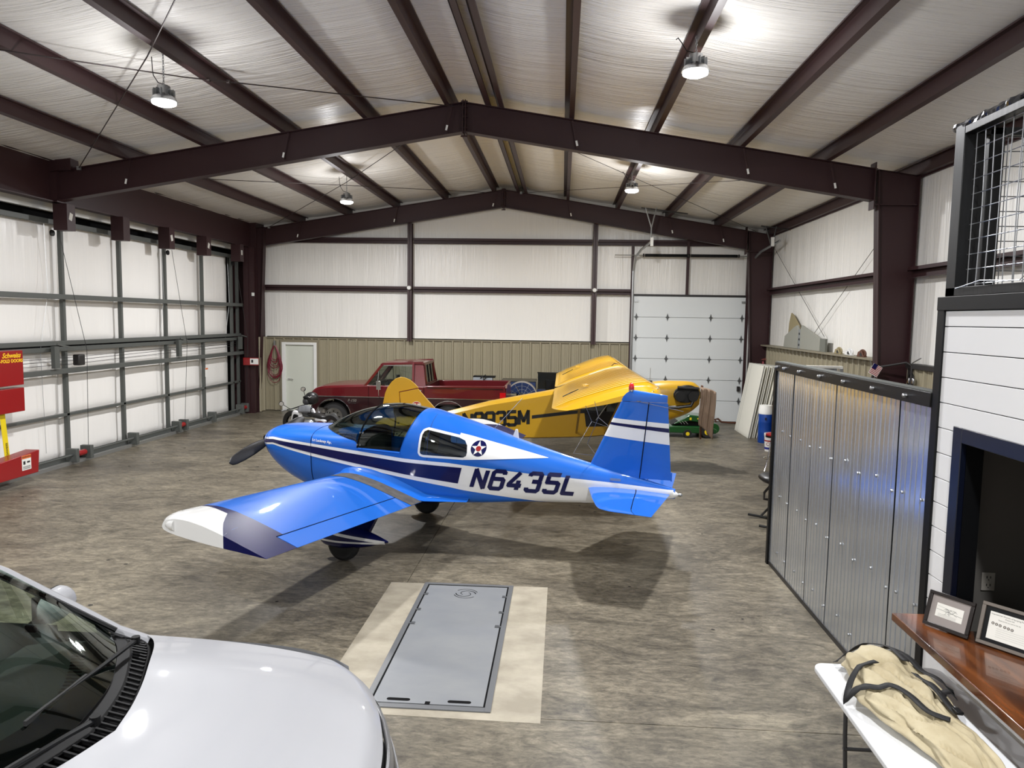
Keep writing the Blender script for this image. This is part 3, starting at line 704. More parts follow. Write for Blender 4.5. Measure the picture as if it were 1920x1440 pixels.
# ---------------- floor hatch ----------------
M_lid = mat('painted steel lid', (122, 125, 129), .42, var=((1.2, 2, 1), (133, 135, 136), 6))
M_lidf = mat('painted steel rim', (98, 100, 102), .4)
hx = thing('floor_hatch', 'grey steel floor hatch of an underground shelter set in pale concrete', 'hatch', (-1.0, 6.78, 0))
def q4(mb, pts, z0, z1):
    mb.add([(a, b_, z0) for a, b_ in pts]+[(a, b_, z1) for a, b_ in pts], [(4,5,6,7), (3,2,1,0), (0,1,5,4), (1,2,6,5), (2,3,7,6), (3,0,4,7)])
mb = MB()
for r in ((-.51, -.46, -1.36, 1.36), (.46, .51, -1.36, 1.36), (-.46, .46, 1.31, 1.36), (-.46, .46, -1.36, -1.30)): mb.box(r[0], r[1], r[2], r[3], -.01, .012)
mb.build('rim', M_lidf, hx, bevel=.002)
mb = MB(); mb.box(-.46, .46, -1.3, 1.31, -.02, .006); mb.build('gasket', M_dark, hx)
o = MB().box(-.445, .445, -1.285, 1.285, 0, .01).build('lid', M_lid, hx, bevel=.002)
for x in (-.24, .25):
    mb = MB(); mb.prism([(x-.075+.02*cos(a)*(1), -1.235+.02*sin(a)) for a in [pi/2+k*pi/6 for k in range(7)]] + [(x+.075+.02*cos(a), -1.235+.02*sin(a)) for a in [-pi/2+k*pi/6 for k in range(7)]], .0095, .0112, 'z')
    mb.build('hand_slot', M_dark, hx)
MB().box(-.02, .02, -1.29, -1.25, .0095, .0112).build('lock_hole', M_dark, hx)
for s in (-1, 1):
    for yy, L_ in ((.98, .05), (.55, .05), (.2, .06)):
        mb = MB(); mb.box(min(s*.46, s*(.46-L_)), max(s*.46, s*(.46-L_)), yy, yy+.012, .01, .022); mb.box(min(s*.44, s*(.46-L_)), max(s*.44, s*(.46-L_)), yy+.035, yy+.045, .01, .018)
        mb.build('latch', M_lidf, hx)
mb = MB()                                    # cut-out swirl emblem
for k in range(2):
    a0 = pi*k; pts = []
    for i in range(16):
        t = i/15; a = a0+t*pi*1.25; r = .11-.07*t; pts.append((r*cos(a)*1.0, 1.06+r*sin(a)))
    for i in range(15):
        (xa, ya), (xb, yb) = pts[i], pts[i+1]; mb.bar((xa, ya, .0108), (xb, yb, .0108), .011*(1-.5*i/15), .001)
    pts = [(.13*cos(a0+.35+i*.11), 1.06+.13*sin(a0+.35+i*.11)) for i in range(20)]
    for i in range(0, 19): mb.bar((*pts[i], .0108), (*pts[i+1], .0108), .008, .001)
mb.build('swirl_emblem', M_dark, hx)['kind'] = 'stuff'

# ---------------- folding table and duffel bag ----------------
M_hdpe = mat('blow moulded plastic', (226, 228, 230), .4)
tb = thing('folding_table', 'white plastic folding table under the wood counter', 'table', (1.76, 4.98, 0))
def rrect(x0, x1, y0, y1, r, n=6):
    out = []
    for cx, cy, a0 in ((x1-r, y1-r, 0), (x0+r, y1-r, pi/2), (x0+r, y0+r, pi), (x1-r, y0+r, 3*pi/2)):
        out += [(cx+r*cos(a0+k*pi/2/n), cy+r*sin(a0+k*pi/2/n)) for k in range(n+1)]
    return out
MB().prism(rrect(0, .84, -1.83, 0, .07), .69, .735, 'z').build('tabletop', M_hdpe, tb, bevel=.012, seg=3)
MB().prism(rrect(.03, .81, -1.8, -.03, .05), .665, .69, 'z').build('top_skirt', M_hdpe, tb)
M_tleg = mat('table leg grey', (62, 62, 64), .4)
for yy, s in ((-.3, 1), (-1.5, -1)):
    for x in (.12, .72):
        MB().tube([(x, yy, .68), (x, yy-.02*s, .4), (x+(.04 if x < .4 else -.04), yy+.05*s, .15), (x+(.05 if x < .4 else -.05), yy+.06*s, .015)], .014, 8).build('leg', M_tleg, tb, smooth=True)
    MB().tube([(.12, yy, .3), (.72, yy, .3)], .012, 8).build('cross_bar', M_tleg, tb)
    MB().tube([(.42, yy, .3), (.42, yy-.4*s, .67)], .011, 8).build('brace', M_tleg, tb)
M_canvas = mat('khaki canvas', (186, 175, 146), .85, var=((4, 4, 4), (166, 153, 122), 4), bump=((22, 22, 22), .35, .01))
M_web = mat('black webbing', (18, 18, 19), .7)
bg = thing('duffel_bag', 'half empty khaki canvas duffel bag with black straps lying on the folding table', 'bag', (2.05, 4.2, .735))
def bagf(u, v):
    # spine from far end to near end
    y = lerp(.78, -.62, u); cx = tab([(-.62, .13), (-.3, .09), (0, .03), (.4, .04), (.78, .09)], y, True)
    wd = tab([(0, .02), (.05, .17), (.2, .23), (.45, .23), (.6, .2), (.8, .16), (.95, .12), (1, .02)], u, True)
    ht = tab([(0, .01), (.05, .11), (.2, .14), (.45, .13), (.62, .11), (.8, .10), (.95, .06), (1, .01)], u, True)
    a = v*2*pi; n3 = Vector((cos(a)*1.6, y*3.4, sin(a)*1.6))
    k = 1+.26*noise.noise(n3*1.4)+.09*noise.noise(n3*2.6)
    f = (.12-min(.12, abs(noise.noise(Vector((a*1.1, y*3.2+cos(a)*1.5, 4))))))/.12*.045
    x = cx+(wd*cos(a))*k; z = ht*(.75*sin(a)*k+.72) - f*max(0, sin(a))*1.1
    return (x, y+.03*noise.noise(n3*2), max(.003, z))
MB().grid(bagf, 110, 84).build('bag_body', M_canvas, bg, smooth=True, ang=180)
def bagtop(x, y):
    u = (.78-y)/1.4; u = min(.97, max(.03, u)); best = 0
    for k in range(0, 25):
        p = bagf(u, k/48)
        if abs(p[0]-x) < .05: best = max(best, p[2])
    return best
def ribbon(pts, wd, lift=.008, name='strap', side=None):
    P = []; n = 7
    for i in range(len(pts)-1):
        for k in range(n):
            t = k/n; idx = [max(0, i-1), i, i+1, min(len(pts)-1, i+2)]
            p = [Vector(pts[j]) for j in idx]
            P.append(.5*((2*p[1])+(-p[0]+p[2])*t+(2*p[0]-5*p[1]+4*p[2]-p[3])*t*t+(-p[0]+3*p[1]-3*p[2]+p[3])*t**3))
    P.append(Vector(pts[-1])); vs = []
    rows = []
    for i, p in enumerate(P):
        d = (P[min(i+1, len(P)-1)]-P[max(0, i-1)]); d.z = 0; s = Vector((-d.y, d.x, 0)).normalized()*wd/2
        rows.append([p-s, p+s, [max(bagtop(q.x, q.y)+lift, p.z, .004) for q in (p-s, p, p+s)]])
    for i, (a_, b2, zz) in enumerate(rows):
        w3 = rows[max(0, i-2):i+3]; zl = sum(max(r_[2][0], r_[2][1]*.98) for r_ in w3)/len(w3)+.004; zr = sum(max(r_[2][2], r_[2][1]*.98) for r_ in w3)/len(w3)+.004
        vs.append((a_.x, a_.y, zl)); vs.append((b2.x, b2.y, zr))
    MB().add(vs, [(2*i, 2*i+1, 2*i+3, 2*i+2) for i in range(len(P)-1)]).build(name, M_web, bg, smooth=True, solid=.004)
ribbon([(-.16, .72, .02), (-.05, .74, .05), (.1, .64, .1), (.2, .46, .1), (.26, .34, .1), (.36, .22, .04)], .045)
ribbon([(.14, .72, .1), (.14, .58, .1), (.15, .4, .1)], .045)
ribbon([(-.02, .42, .1), (-.12, .36, .02), (-.24, .26, .0), (-.27, .18, 0), (-.14, .12, 0), (-.06, .12, .06), (-.0, .0, .08), (.03, -.14, .08), (.12, -.2, .02)], .04)
ribbon([(.16, .3, .1), (.17, .15, .1), (.2, .0, .1), (.22, -.1, .08)], .045)
ribbon([(.36, .22, .04), (.26, .14, .1), (.2, .05, .1)], .04)
MB().box(.195, .235, -.12, -.06, .15, .165).build('buckle', M_black, bg, bevel=.004)
def flapf(u, v):
    return (.3+.18*u, -.42-.3*v+.04*sin(u*6), .012+.06*sin(pi*v)*(.5+.5*sin(u*5+1))*(1-u*.4))
MB().grid(flapf, 20, 20).build('open_end', M_canvas, bg, smooth=True, solid=.003)
# ---------------- blue low wing airplane ----------------
M_blue = mat('sky blue aircraft paint', (28, 99, 194), .4, coat=.7, spec=.15)
M_navy = mat('navy aircraft paint', (8, 13, 70), .35, coat=.45, spec=.15)
M_acw = mat('white aircraft paint', (232, 232, 230), .2, coat=.8)
M_walk = mat('grey wing walk', (62, 60, 60), .9, var=((8, 8, 8), (86, 82, 78), 6))
M_seam = mat('panel seam', (10, 40, 96), .6)
M_ant = mat('antenna grey', (96, 98, 104), .4, metal=.6)
M_int = mat('cabin dark', (26, 25, 25), .7)
M_tint = glass('tinted canopy', (168, 182, 172), .1)
M_clear = glass('clear plastic', (215, 222, 220), .1)
yk = thing('blue_airplane', 'bright blue low wing airplane with navy and white stripes lettered N6435L', 'airplane', (-2.36, 9.98, 0), atan2(.257, -.967))
T_zb = [(-3.92,.88),(-3.4,.80),(-2.9,.745),(-2.1,.70),(-1.46,.64),(-.9,.61),(-.56,.59),(-.2,.575),(.3,.57),(.95,.61),(1.2,.66),(1.45,.74),(1.63,.84),(1.75,.94),(1.84,1.06),(1.9,1.15)]
T_zt = [(-3.92,1.0),(-3.4,1.125),(-2.86,1.24),(-2.1,1.43),(-1.46,1.62),(-.9,1.765),(-.56,1.815),(0,1.6),(.3,1.52),(.95,1.495),(1.4,1.485),(1.7,1.46),(1.84,1.41),(1.9,1.36)]
T_w = [(-3.92,.03),(-3.4,.10),(-2.9,.17),(-2.1,.30),(-1.46,.41),(-.9,.48),(-.56,.505),(-.2,.51),(.3,.51),(.95,.485),(1.4,.455),(1.7,.39),(1.84,.31),(1.9,.24)]
T_zm = [(-3.92,.94),(-2.9,1.0),(-2.1,1.09),(-1.46,1.2),(-.9,1.27),(-.56,1.285),(.3,1.31),(.95,1.30),(1.4,1.28),(1.9,1.25)]
T_nt = [(-3.92,1.9),(-2.1,1.9),(-1.2,2.0),(-.5,2.25),(.3,2.5),(.95,2.7),(1.4,2.5),(1.9,2.2)]
T_nb = [(-3.92,2.4),(-2.1,4.4),(-.5,5),(.95,3.6),(1.45,2.6),(1.9,2.1)]
_c = {}
def sec(u):
    k = round(u, 4)
    if k not in _c: _c[k] = tuple(tab(t, u, True) for t in (T_zb, T_zt, T_w, T_zm, T_nt, T_nb))
    return _c[k]
def hull(u, a, off=0):
    zb, zt, w_, zm, nt_, nb = sec(u); ca, sa = cos(a), sin(a); n = nt_ if sa >= 0 else nb; h = (zt-zm) if sa >= 0 else (zm-zb)
    y = math.copysign(abs(ca)**(2/n), ca)*(w_+off); z = zm + math.copysign(abs(sa)**(2/n), sa)*(h+off)
    return (u, y, z)
def hw(u, z):
    zb, zt, w_, zm, nt_, nb = sec(u); n = nt_ if z >= zm else nb; h = (zt-zm) if z >= zm else (zm-zb)
    return w_*max(0, 1-min(1, abs((z-zm)/h))**n)**(1/n)
def uarch(a): return -.42-.17*sin(a)
# lower hull
MB().grid(lambda u, v: hull(lerp(-3.92, .95, u), pi+v*pi), 90, 40).build('fuselage', M_blue, yk, smooth=True, ang=60)
# upper rear hull with window openings
WIN = [(-.70,1.30),(-.715,1.53),(-.735,1.575),(-.78,1.595),(-1.2,1.515),(-1.285,1.48),(-1.325,1.42),(-1.335,1.33),(-1.325,1.285),(-1.285,1.262),(-.75,1.268),(-.715,1.278)]
def inpoly(x, y, P):
    c = False; j = len(P)-1
    for i in range(len(P)):
        if (P[i][1] > y) != (P[j][1] > y) and x < (P[j][0]-P[i][0])*(y-P[i][1])/(P[j][1]-P[i][1])+P[i][0]: c = not c
        j = i
    return c
def rear(u, v):
    a = v*pi; return hull(lerp(uarch(a), -3.92, u), a)
def rskip(u, v):
    p = rear(u, v); return inpoly(p[0], p[2], WIN)
MB().grid(rear, 170, 90, skip=rskip).build('turtle_deck', M_blue, yk, smooth=True, ang=60)
# cowling: full ring forward of the firewall
def cowlf(u, v):
    x = lerp(.955, 1.9, u); return hull(x, v*2*pi, .004)
MB().grid(cowlf, 40, 72).build('cowling', M_blue, yk, smooth=True, ang=60)
mb = MB(); ring = [hull(1.9, k*2*pi/48, .004) for k in range(48)]
r2 = [(1.93, p[1]*.8, 1.255+(p[2]-1.255)*.8) for p in ring]; r3 = [(1.935, p[1]*.25, 1.25+(p[2]-1.25)*.3) for p in ring]
mb.add(ring+r2+r3, [(i, (i+1) % 48, 48+(i+1) % 48, 48+i) for i in range(48)]+[(48+i, 48+(i+1) % 48, 96+(i+1) % 48, 96+i) for i in range(48)]+[tuple(range(96, 144))])
mb.build('nose_bowl', M_blue, yk, smooth=True, ang=70)
for s in (-1, 1): MB().prism(rrect(-.075, .075, -.035, .035, .03), 0, .01, 'x').build('air_inlet', M_dark, yk).location = (1.937, s*.13, 1.27)
# deck between cowling and windscreen
def uB(a): return .24+.69*sin(a)**1.15
def deckz(u, y):
    zb, zt, w_, zm, nt_, nb = sec(u); return zm+(zt-zm)*max(0, 1-min(1, abs(y)/w_)**nt_)**(1/nt_)
MB().grid(lambda u, v: hull(lerp(.22, .95, u), v*pi), 30, 48).build('upper_deck', M_blue, yk, smooth=True, ang=60)
def Bp(a):
    u = uB(a); y = .495*cos(a); return Vector((u, y, max(1.30, deckz(u, y))+.004))
def Hp(a, off=0, u0=.215, du=-.13, top=1.83):
    n = 2.35; y = math.copysign(abs(cos(a))**(2/n), cos(a))*(.505+off); z = 1.30+(top-1.30+off)*abs(sin(a))**(2/n)
    return Vector((u0+du*sin(a), y, z))
def ws(u, v):
    a = v*pi; b_, h_ = Bp(a), Hp(a); p = b_.lerp(h_, u); c = Vector((.2, 0, 1.3)); d = (p-c).normalized()
    return p+d*.05*sin(pi*u)*max(.1, sin(a))
MB().grid(ws, 16, 48).build('windscreen', M_tint, yk, smooth=True, ang=180)
def gl(a): # glare shield under the windscreen
    return Bp(a)
mb = MB(); pts = [Bp(k*pi/24) for k in range(25)]; back = [Vector((.24, p.y, 1.37+.13*(1-(p.y/.5)**2))) for p in pts]
mb.add([p-Vector((.01, 0, -.006)) for p in pts]+back, [(i, i+1, 26+i, 25+i) for i in range(24)]); mb.build('glare_shield', M_int, yk)
CT = [(-.62, 1.815), (-.5, 1.83), (-.2, 1.865), (.05, 1.85), (.1, 1.835), (.3, 1.8)]
def canopy(u, v):
    a = v*pi; x = lerp(.205-.125*sin(a), uarch(a), u); top = tab(CT, x, True); n = 2.3
    y = math.copysign(abs(cos(a))**(2/n), cos(a))*.512; return (x, y, 1.30+(top-1.30)*abs(sin(a))**(2/n))
MB().grid(canopy, 20, 48).build('sliding_canopy', M_tint, yk, smooth=True, ang=180)
MB().tube([Hp(k*pi/40, .008) for k in range(41)], .011, 6).build('canopy_hoop', M_dark, yk, smooth=True)
mb = MB()
for a in (.05, .32, pi-.32, pi-.05): p = Hp(a, .02); mb.lathe([(.012, -.008), (.012, .008)], p, 'y', 8); mb.lathe([(.012, -.008), (.012, .008)], p+Vector((-.045, 0, 0)), 'y', 8)
mb.build('hoop_rivets', M_alum, yk)
for s in (-1, 1):
    MB().tube([(.2, s*.515, 1.29), (-.42, s*.515, 1.275)], .012, 6).build('canopy_rail', M_blue, yk)
# blue cabin sides between rail and lower hull already closed by hull; cabin floor and seats
mb = MB(); mb.box(-1.35, .9, -.38, .38, .70, .74); mb.box(.85, .88, -.42, .42, .7, 1.36); mb.box(-1.5, -1.47, -.24, .24, .8, 1.36); mb.build('cabin_liner', M_int, yk)
MB().box(.22, .26, -.46, .46, 1.0, 1.4).build('instrument_panel', M_int, yk)
def seatback(c):
    def f(u, v):
        y = c+lerp(-.21, .21, u); a = v*2*pi; t = 1-abs(2*u-1)**4
        return (-.52+.05*cos(a)*t-.12*sin(a)*.5, y, 1.2+.36*sin(a)*(.75+.25*t))
    return f
for c in (-.24, .24): MB().grid(seatback(c), 12, 20).build('seat', mat('seat upholstery', (44, 40, 38), .8), yk, smooth=True, ang=180)
for c in (-.24, .24): MB().prism(rrect(-.4, .05, c-.2, c+.2, .06), .85, .98, 'z').build('seat_cushion', M_int, yk, bevel=.02)
# side windows
def off(p, s, d=.004): return (p[0], s*(hw(p[0], p[1])+d), p[1])
def grow(P, d):
    c = Vector((sum(p[0] for p in P)/len(P), sum(p[1] for p in P)/len(P))); out = []
    n = len(P)
    for i in range(n):
        a, b_, c_ = Vector(P[i-1]), Vector(P[i]), Vector(P[(i+1) % n]); t = (c_-a).normalized(); nn = Vector((t.y, -t.x))
        if nn.dot(b_-c) < 0: nn = -nn
        out.append(tuple(b_+nn*d))
    return out
def dense(P, m=4):
    out = []
    for i in range(len(P)):
        a, b_ = Vector(P[i]), Vector(P[(i+1) % len(P)])
        for k in range(m): out.append(tuple(a.lerp(b_, k/m)))
    return out
for s in (1, -1):
    Wd = dense(WIN); n = len(Wd); c = (-1.01, 1.42)
    vs = []; fs = []
    for r in range(7): vs += [off((lerp(c[0], p[0], r/6), lerp(c[1], p[1], r/6)), s, .003) for p in Wd]
    for r in range(6): fs += [(r*n+i, r*n+(i+1) % n, (r+1)*n+(i+1) % n, (r+1)*n+i) for i in range(n)]
    MB().add(vs, fs).build('side_window', M_tint, yk, smooth=True, ang=180)
    o1 = grow(Wd, -.004); o2 = grow(Wd, .026); vs = [off(p, s, .007) for p in o1]+[off(p, s, .006) for p in o2]
    MB().add(vs, [(i, (i+1) % n, n+(i+1) % n, n+i) for i in range(n)]).build('window_trim', M_acw, yk, smooth=True)
def strip(top, bot, u0, u1, m, name, d, nu=60, nv=4, sides=(1, -1), parent=yk, slant=0):
    for s in sides:
        def f(u, v):
            x = lerp(u0, u1, u); zt_, zb_ = tab(top, x), tab(bot, x)
            z = lerp(zb_, zt_, v); x2 = x + slant*(1-v)*u; z = max(z, sec(x2)[0]+.012)
            return (x2, s*(hw(x2, z)+d), z)
        MB().grid(f, nu, nv).build(name, m, parent, smooth=True, ang=180)
wT = [(1.84,1.315),(1.62,1.34),(.95,1.302),(.23,1.258),(-.49,1.205),(-1.1,1.185),(-1.28,1.168),(-2.19,1.095),(-3.25,1.035),(-3.85,.99)]
nT = [(1.84,1.285),(1.62,1.308),(.95,1.265),(-.49,1.158),(-1.28,1.132)]
nB = [(1.84,1.235),(1.62,1.262),(.96,1.175),(-.5,1.0),(-1.26,.925)]
wB = [(1.84,1.21),(1.62,1.235),(.96,1.13),(-.5,.945),(-1.11,.868),(-1.28,.84),(-2.22,.74),(-3.85,.7)]
strip(wT, wB, 1.86, -1.5, M_acw, 'white_stripe', .0045, 90, 12)
strip(wT, wB, -1.5, -3.9, M_acw, 'white_band', .0045, 70, 14)
strip(nT, nB, 1.86, -1.27, M_navy, 'navy_stripe', .0075, 80, 8, slant=.05)
fT = [(-1.2, 1.565), (-1.3, 1.545), (-1.4, 1.523), (-2.34, 1.30)]
fB = [(-1.2, 1.24), (-1.3, 1.238), (-1.7, 1.262), (-2.34, 1.296)]
for s in (1, -1):
    def ff(u, v):
        x = lerp(-1.20, -2.34, u); x2 = x
        zt_, zb_ = tab(fT, x), tab(fB, x); z = lerp(zb_, zt_, v)
        return (x, s*(hw(x, z)+.005), z)
    def fs_(u, v):
        p = ff(u, v); return inpoly(p[0], p[2], WIN)
    MB().grid(ff, 90, 30, skip=fs_).build('white_flash', M_acw, yk, smooth=True, ang=180)
    # star roundel
    def disc(r, m, name, d, star=False):
        c = (-1.47, 1.385); vs = []; N_ = 60
        for k in range(5):
            for i in range(N_):
                a = 2*pi*i/N_; rr = r
                if star:
                    t = (a-pi/2) % (2*pi/5); t = min(t, 2*pi/5-t); ri = r*.40
                    A = Vector((r, 0)); B = Vector((ri*cos(pi/5), ri*sin(pi/5))); D = Vector((cos(t), sin(t))); E_ = B-A
                    rr = (A.x*E_.y-A.y*E_.x)/(D.x*E_.y-D.y*E_.x)
                q = rr*max(.001, k/4); p = (c[0]-q*cos(a), c[1]+q*sin(a)); vs.append(off(p, s, d))
        MB().add(vs, [(k*N_+i, k*N_+(i+1) % N_, (k+1)*N_+(i+1) % N_, (k+1)*N_+i) for k in range(4) for i in range(N_)]).build(name, m, yk)
    disc(.098, M_navy, 'roundel_disc', .0065); disc(.095, M_acw, 'roundel_star', .0085, True); disc(.033, M_red, 'roundel_center', .0105)
    # registration
    mb = MB(); ht = .235
    for i, ch in enumerate('N6435L'):
        for qd in stroke_glyph(ch, .235):
            for k in range(6):       # split each quad for the curved side
                a0, a1 = k/6, (k+1)/6
                cor = [qd[0].lerp(qd[1], a0), qd[0].lerp(qd[1], a1), qd[3].lerp(qd[2], a1), qd[3].lerp(qd[2], a0)]; vs = []
                for p in cor:
                    gx = (i*.98+p.x+p.y*.30+.1)*ht; X = (-1.375-gx) if s > 0 else (-2.80+gx); zc = .885-.017*abs(X+1.375)
                    vs.append((X, s*(hw(X, zc+p.y*ht)+.0125), zc+.008+p.y*ht*.97))
                mb.add(vs, [(0,1,2,3)])
    mb.build('registration_letters', M_navy, yk)
    # panel seams
    for us in (.955, 1.79):
        MB().tube([(us, s*(hw(us, z)+.0085), z) for z in [sec(us)[0]+.03+k*(sec(us)[1]-sec(us)[0]-.05)/20 for k in range(21)]], .0025, 4).build('panel_seam', M_seam, yk)
    MB().tube([(-.80, s*(hw(-.8, z)+.003), z) for z in [1.2+k*.6/20 for k in range(20)]], .0025, 4).build('panel_seam', M_seam, yk)
text('Lt Lackney Apollo', .05, M_acw, frame_m((.74, .497, 1.345), (-1, 0, -.07), (0, -.12, 1)), yk, bold=.001)
# fin and rudder
def LEz(z): return lerp(-2.86, -3.27, (z-1.25)/.9)
def TEz(z): return lerp(-3.865, -3.79, (z-1.09)/1.06)
def HGz(z): return lerp(-3.485, -3.57, (z-1.12)/.93)
def fint(x, z):
    a, b_ = LEz(z), TEz(z); t = min(1, max(0, (a-x)/(a-b_))); return .055*(2.9*sqrt(t)*(1-t)*.55+.02)*(1.15-.3*(z-1.1))
def finpart(x0f, x1f, z0, z1, m, name, d=0, nx=16, nz=10, parent=yk, caps=True):
    o = None
    mb = MB()
    for s in (1, -1):
        mb.grid(lambda u, v: (lambda z: (lambda x: (x, s*(fint(x, z)+d), z))(lerp(x0f(z), x1f(z), u*u if x0f is LEz else u)))(lerp(z0, z1, v)), nx, nz)
    if caps:
        for z in (z0, z1):
            mb.grid(lambda u, v: (lambda x: (x, (2*v-1)*(fint(x, z)+d), z))(lerp(x0f(z), x1f(z), u*u if x0f is LEz else u)), nx, 2)
    return mb.build(name, m, parent, smooth=True, ang=50)
fin = finpart(LEz, lambda z: HGz(z)+.003, 1.05, 2.05, M_blue, 'fin')
rud = finpart(lambda z: HGz(z)-.004, TEz, 1.10, 2.05, M_blue, 'rudder')
mb = MB()
def capf(u, v):
    z = lerp(2.057, 2.2, v); a = LEz(2.057)-.17*v**1.5; b_ = TEz(z); b_ = -3.79; zt_ = z
    x = lerp(a, b_, u); zz = lerp(2.057, lerp(2.195, 2.145, u), sin(v*pi/2)); return x, fint(x, 2.05)*cos(v*pi/2)**.6, zz
for s in (1, -1): mb.grid(lambda u, v: (capf(u*u, v)[0], s*capf(u*u, v)[1], capf(u*u, v)[2]), 16, 8)
mb.build('fin_cap', M_blue, yk, smooth=True, ang=60)
for a, b_, m, nm in ((1.84, 1.61, M_acw, 'white_stripe'),):
    pass
def fstripe(zf0, zr0, zf1, zr1, m, nm, d):
    # stripe edges fall from the leading edge (zf) to the trailing edge (zr)
    for part, x0f, x1f in ((fin, LEz, lambda z: HGz(z)+.006), (rud, lambda z: HGz(z)-.008, TEz)):
        mb = MB()
        for s in (1, -1):
            def f(u, v):
                z = 1.7
                for _ in range(3):
                    x = lerp(x0f(z), x1f(z), u*u if x0f is LEz else u); t = (-3.08-x)/.74; z = lerp(lerp(zf0, zr0, t), lerp(zf1, zr1, t), v)
                return (x, s*(fint(x, z)+d), z)
            mb.grid(f, 14, 3)
        mb.build(nm, m, part, smooth=True, ang=50)
fstripe(1.84, 1.80, 1.60, 1.54, M_acw, 'white_stripe', .003)
fstripe(1.785, 1.742, 1.755, 1.69, M_navy, 'navy_stripe', .006)
MB().box(-3.875, -3.86, -.01, .01, 1.09, 1.2).build('rudder_tab', M_blue, yk)
b = thing  # keep name free
mb = MB(); mb.lathe([(.035, 0), (.035, .02)], (-3.345, 0, 2.18), 'z', 16); mb.build('beacon_base', M_alum, yk)
MB().lathe([(.033, 0), (.036, .03), (.03, .06), (.015, .08), (.001, .085)], (-3.345, 0, 2.2), 'z', 16).build('beacon', mat('red lens', (190, 20, 30), .1, coat=1), yk, smooth=True)
for s in (1, -1): MB().tube([(HGz(z), s*(fint(HGz(z), z)+.004), z) for z in (1.11, 1.3, 1.5, 1.7, 1.9, 2.05)], .006, 5).build('hinge_line', M_dark, yk)
for s in (1, -1): MB().tube([(x, s*(fint(x, 2.053)+.003), 2.053) for x in (-3.24, -3.35, -3.45, -3.56, -3.7, -3.78)], .003, 4).build('panel_seam', M_seam, yk)
# tail cone, light
MB().lathe([(.05, 0), (.03, -.04), (.008, -.06)], (-3.9, 0, .93), 'x', 14).build('tail_cone', M_acw, yk, smooth=True)
MB().lathe([(.02, -.06), (.022, -.09), (.005, -.11)], (-3.9, 0, .93), 'x', 12).build('tail_light', M_alum, yk, smooth=True)
MB().obox((-3.2, .125, 1.08), (.13, .01, .03), Matrix.Identity(3)).build('fuselage_vent', M_alum, yk)
# whisker antenna on the fin, wire antenna and shark antenna on the spine
for s in (1, -1):
    MB().tube([(-3.07, s*.03, 1.72), (-2.9, s*.2, 1.8), (-2.72, s*.38, 1.42), (-2.9, s*.05, 1.35)], .0035, 5).build('towel_bar_antenna', M_ant, yk)
    MB().tube([(-2.9, s*.2, 1.8), (-2.83, s*.26, 2.0)], .0035, 5).build('towel_bar_antenna', M_ant, yk)
MB().tube([(-3.55, 0, 2.06), (-3.42, .05, 2.065), (-4.0, .16, 1.98)], .0035, 5).build('static_wick_rod', M_ant, yk)
MB().tube([(-1.53, 0, 1.58), (-1.93, 0, 2.02)], .004, 5).build('whip_antenna', M_alum, yk)
MB().prism([(-1.80, 1.49), (-1.845, 1.61), (-1.875, 1.61), (-1.895, 1.45)], -.008, .008, 'y').build('blade_antenna', M_acw, yk, bevel=.004)
# wings
FO = [(0,0),(.006,.03),(.02,.05),(.05,.074),(.1,.098),(.18,.118),(.28,.126),(.4,.12),(.55,.098),(.7,.067),(.85,.034),(1,.001)]
FU = [(0,0),(.006,-.018),(.02,-.028),(.06,-.038),(.15,-.045),(.3,-.045),(.5,-.036),(.75,-.018),(1,-.001)]
def zle(l): return 1.075-.0704*(3.69-l)
def zte(l): return .705+.0704*(l-.88)
ULE, UTE, C_ = .50, -.80, 1.3
def wp(l, t, up, d=0, s=1):
    """t 0..1 leading to trailing, on upper or lower surface"""
    th = tab(FO if up else FU, t)*C_*.95; tip = max(0, (l-3.5)/.26); th *= sqrt(max(0, 1-tip**2*.35))
    le = ULE-.12*max(0, (l-3.45)/.28)**2
    return (lerp(le, UTE, t), s*l, lerp(zle(l), zte(l), t)+th+(d if up else -d))
TT = [0,.003,.01,.02,.035,.06,.1,.15,.2,.27,.35,.45,.55,.65,.75,.8215,.91,1]
HNG = .8215
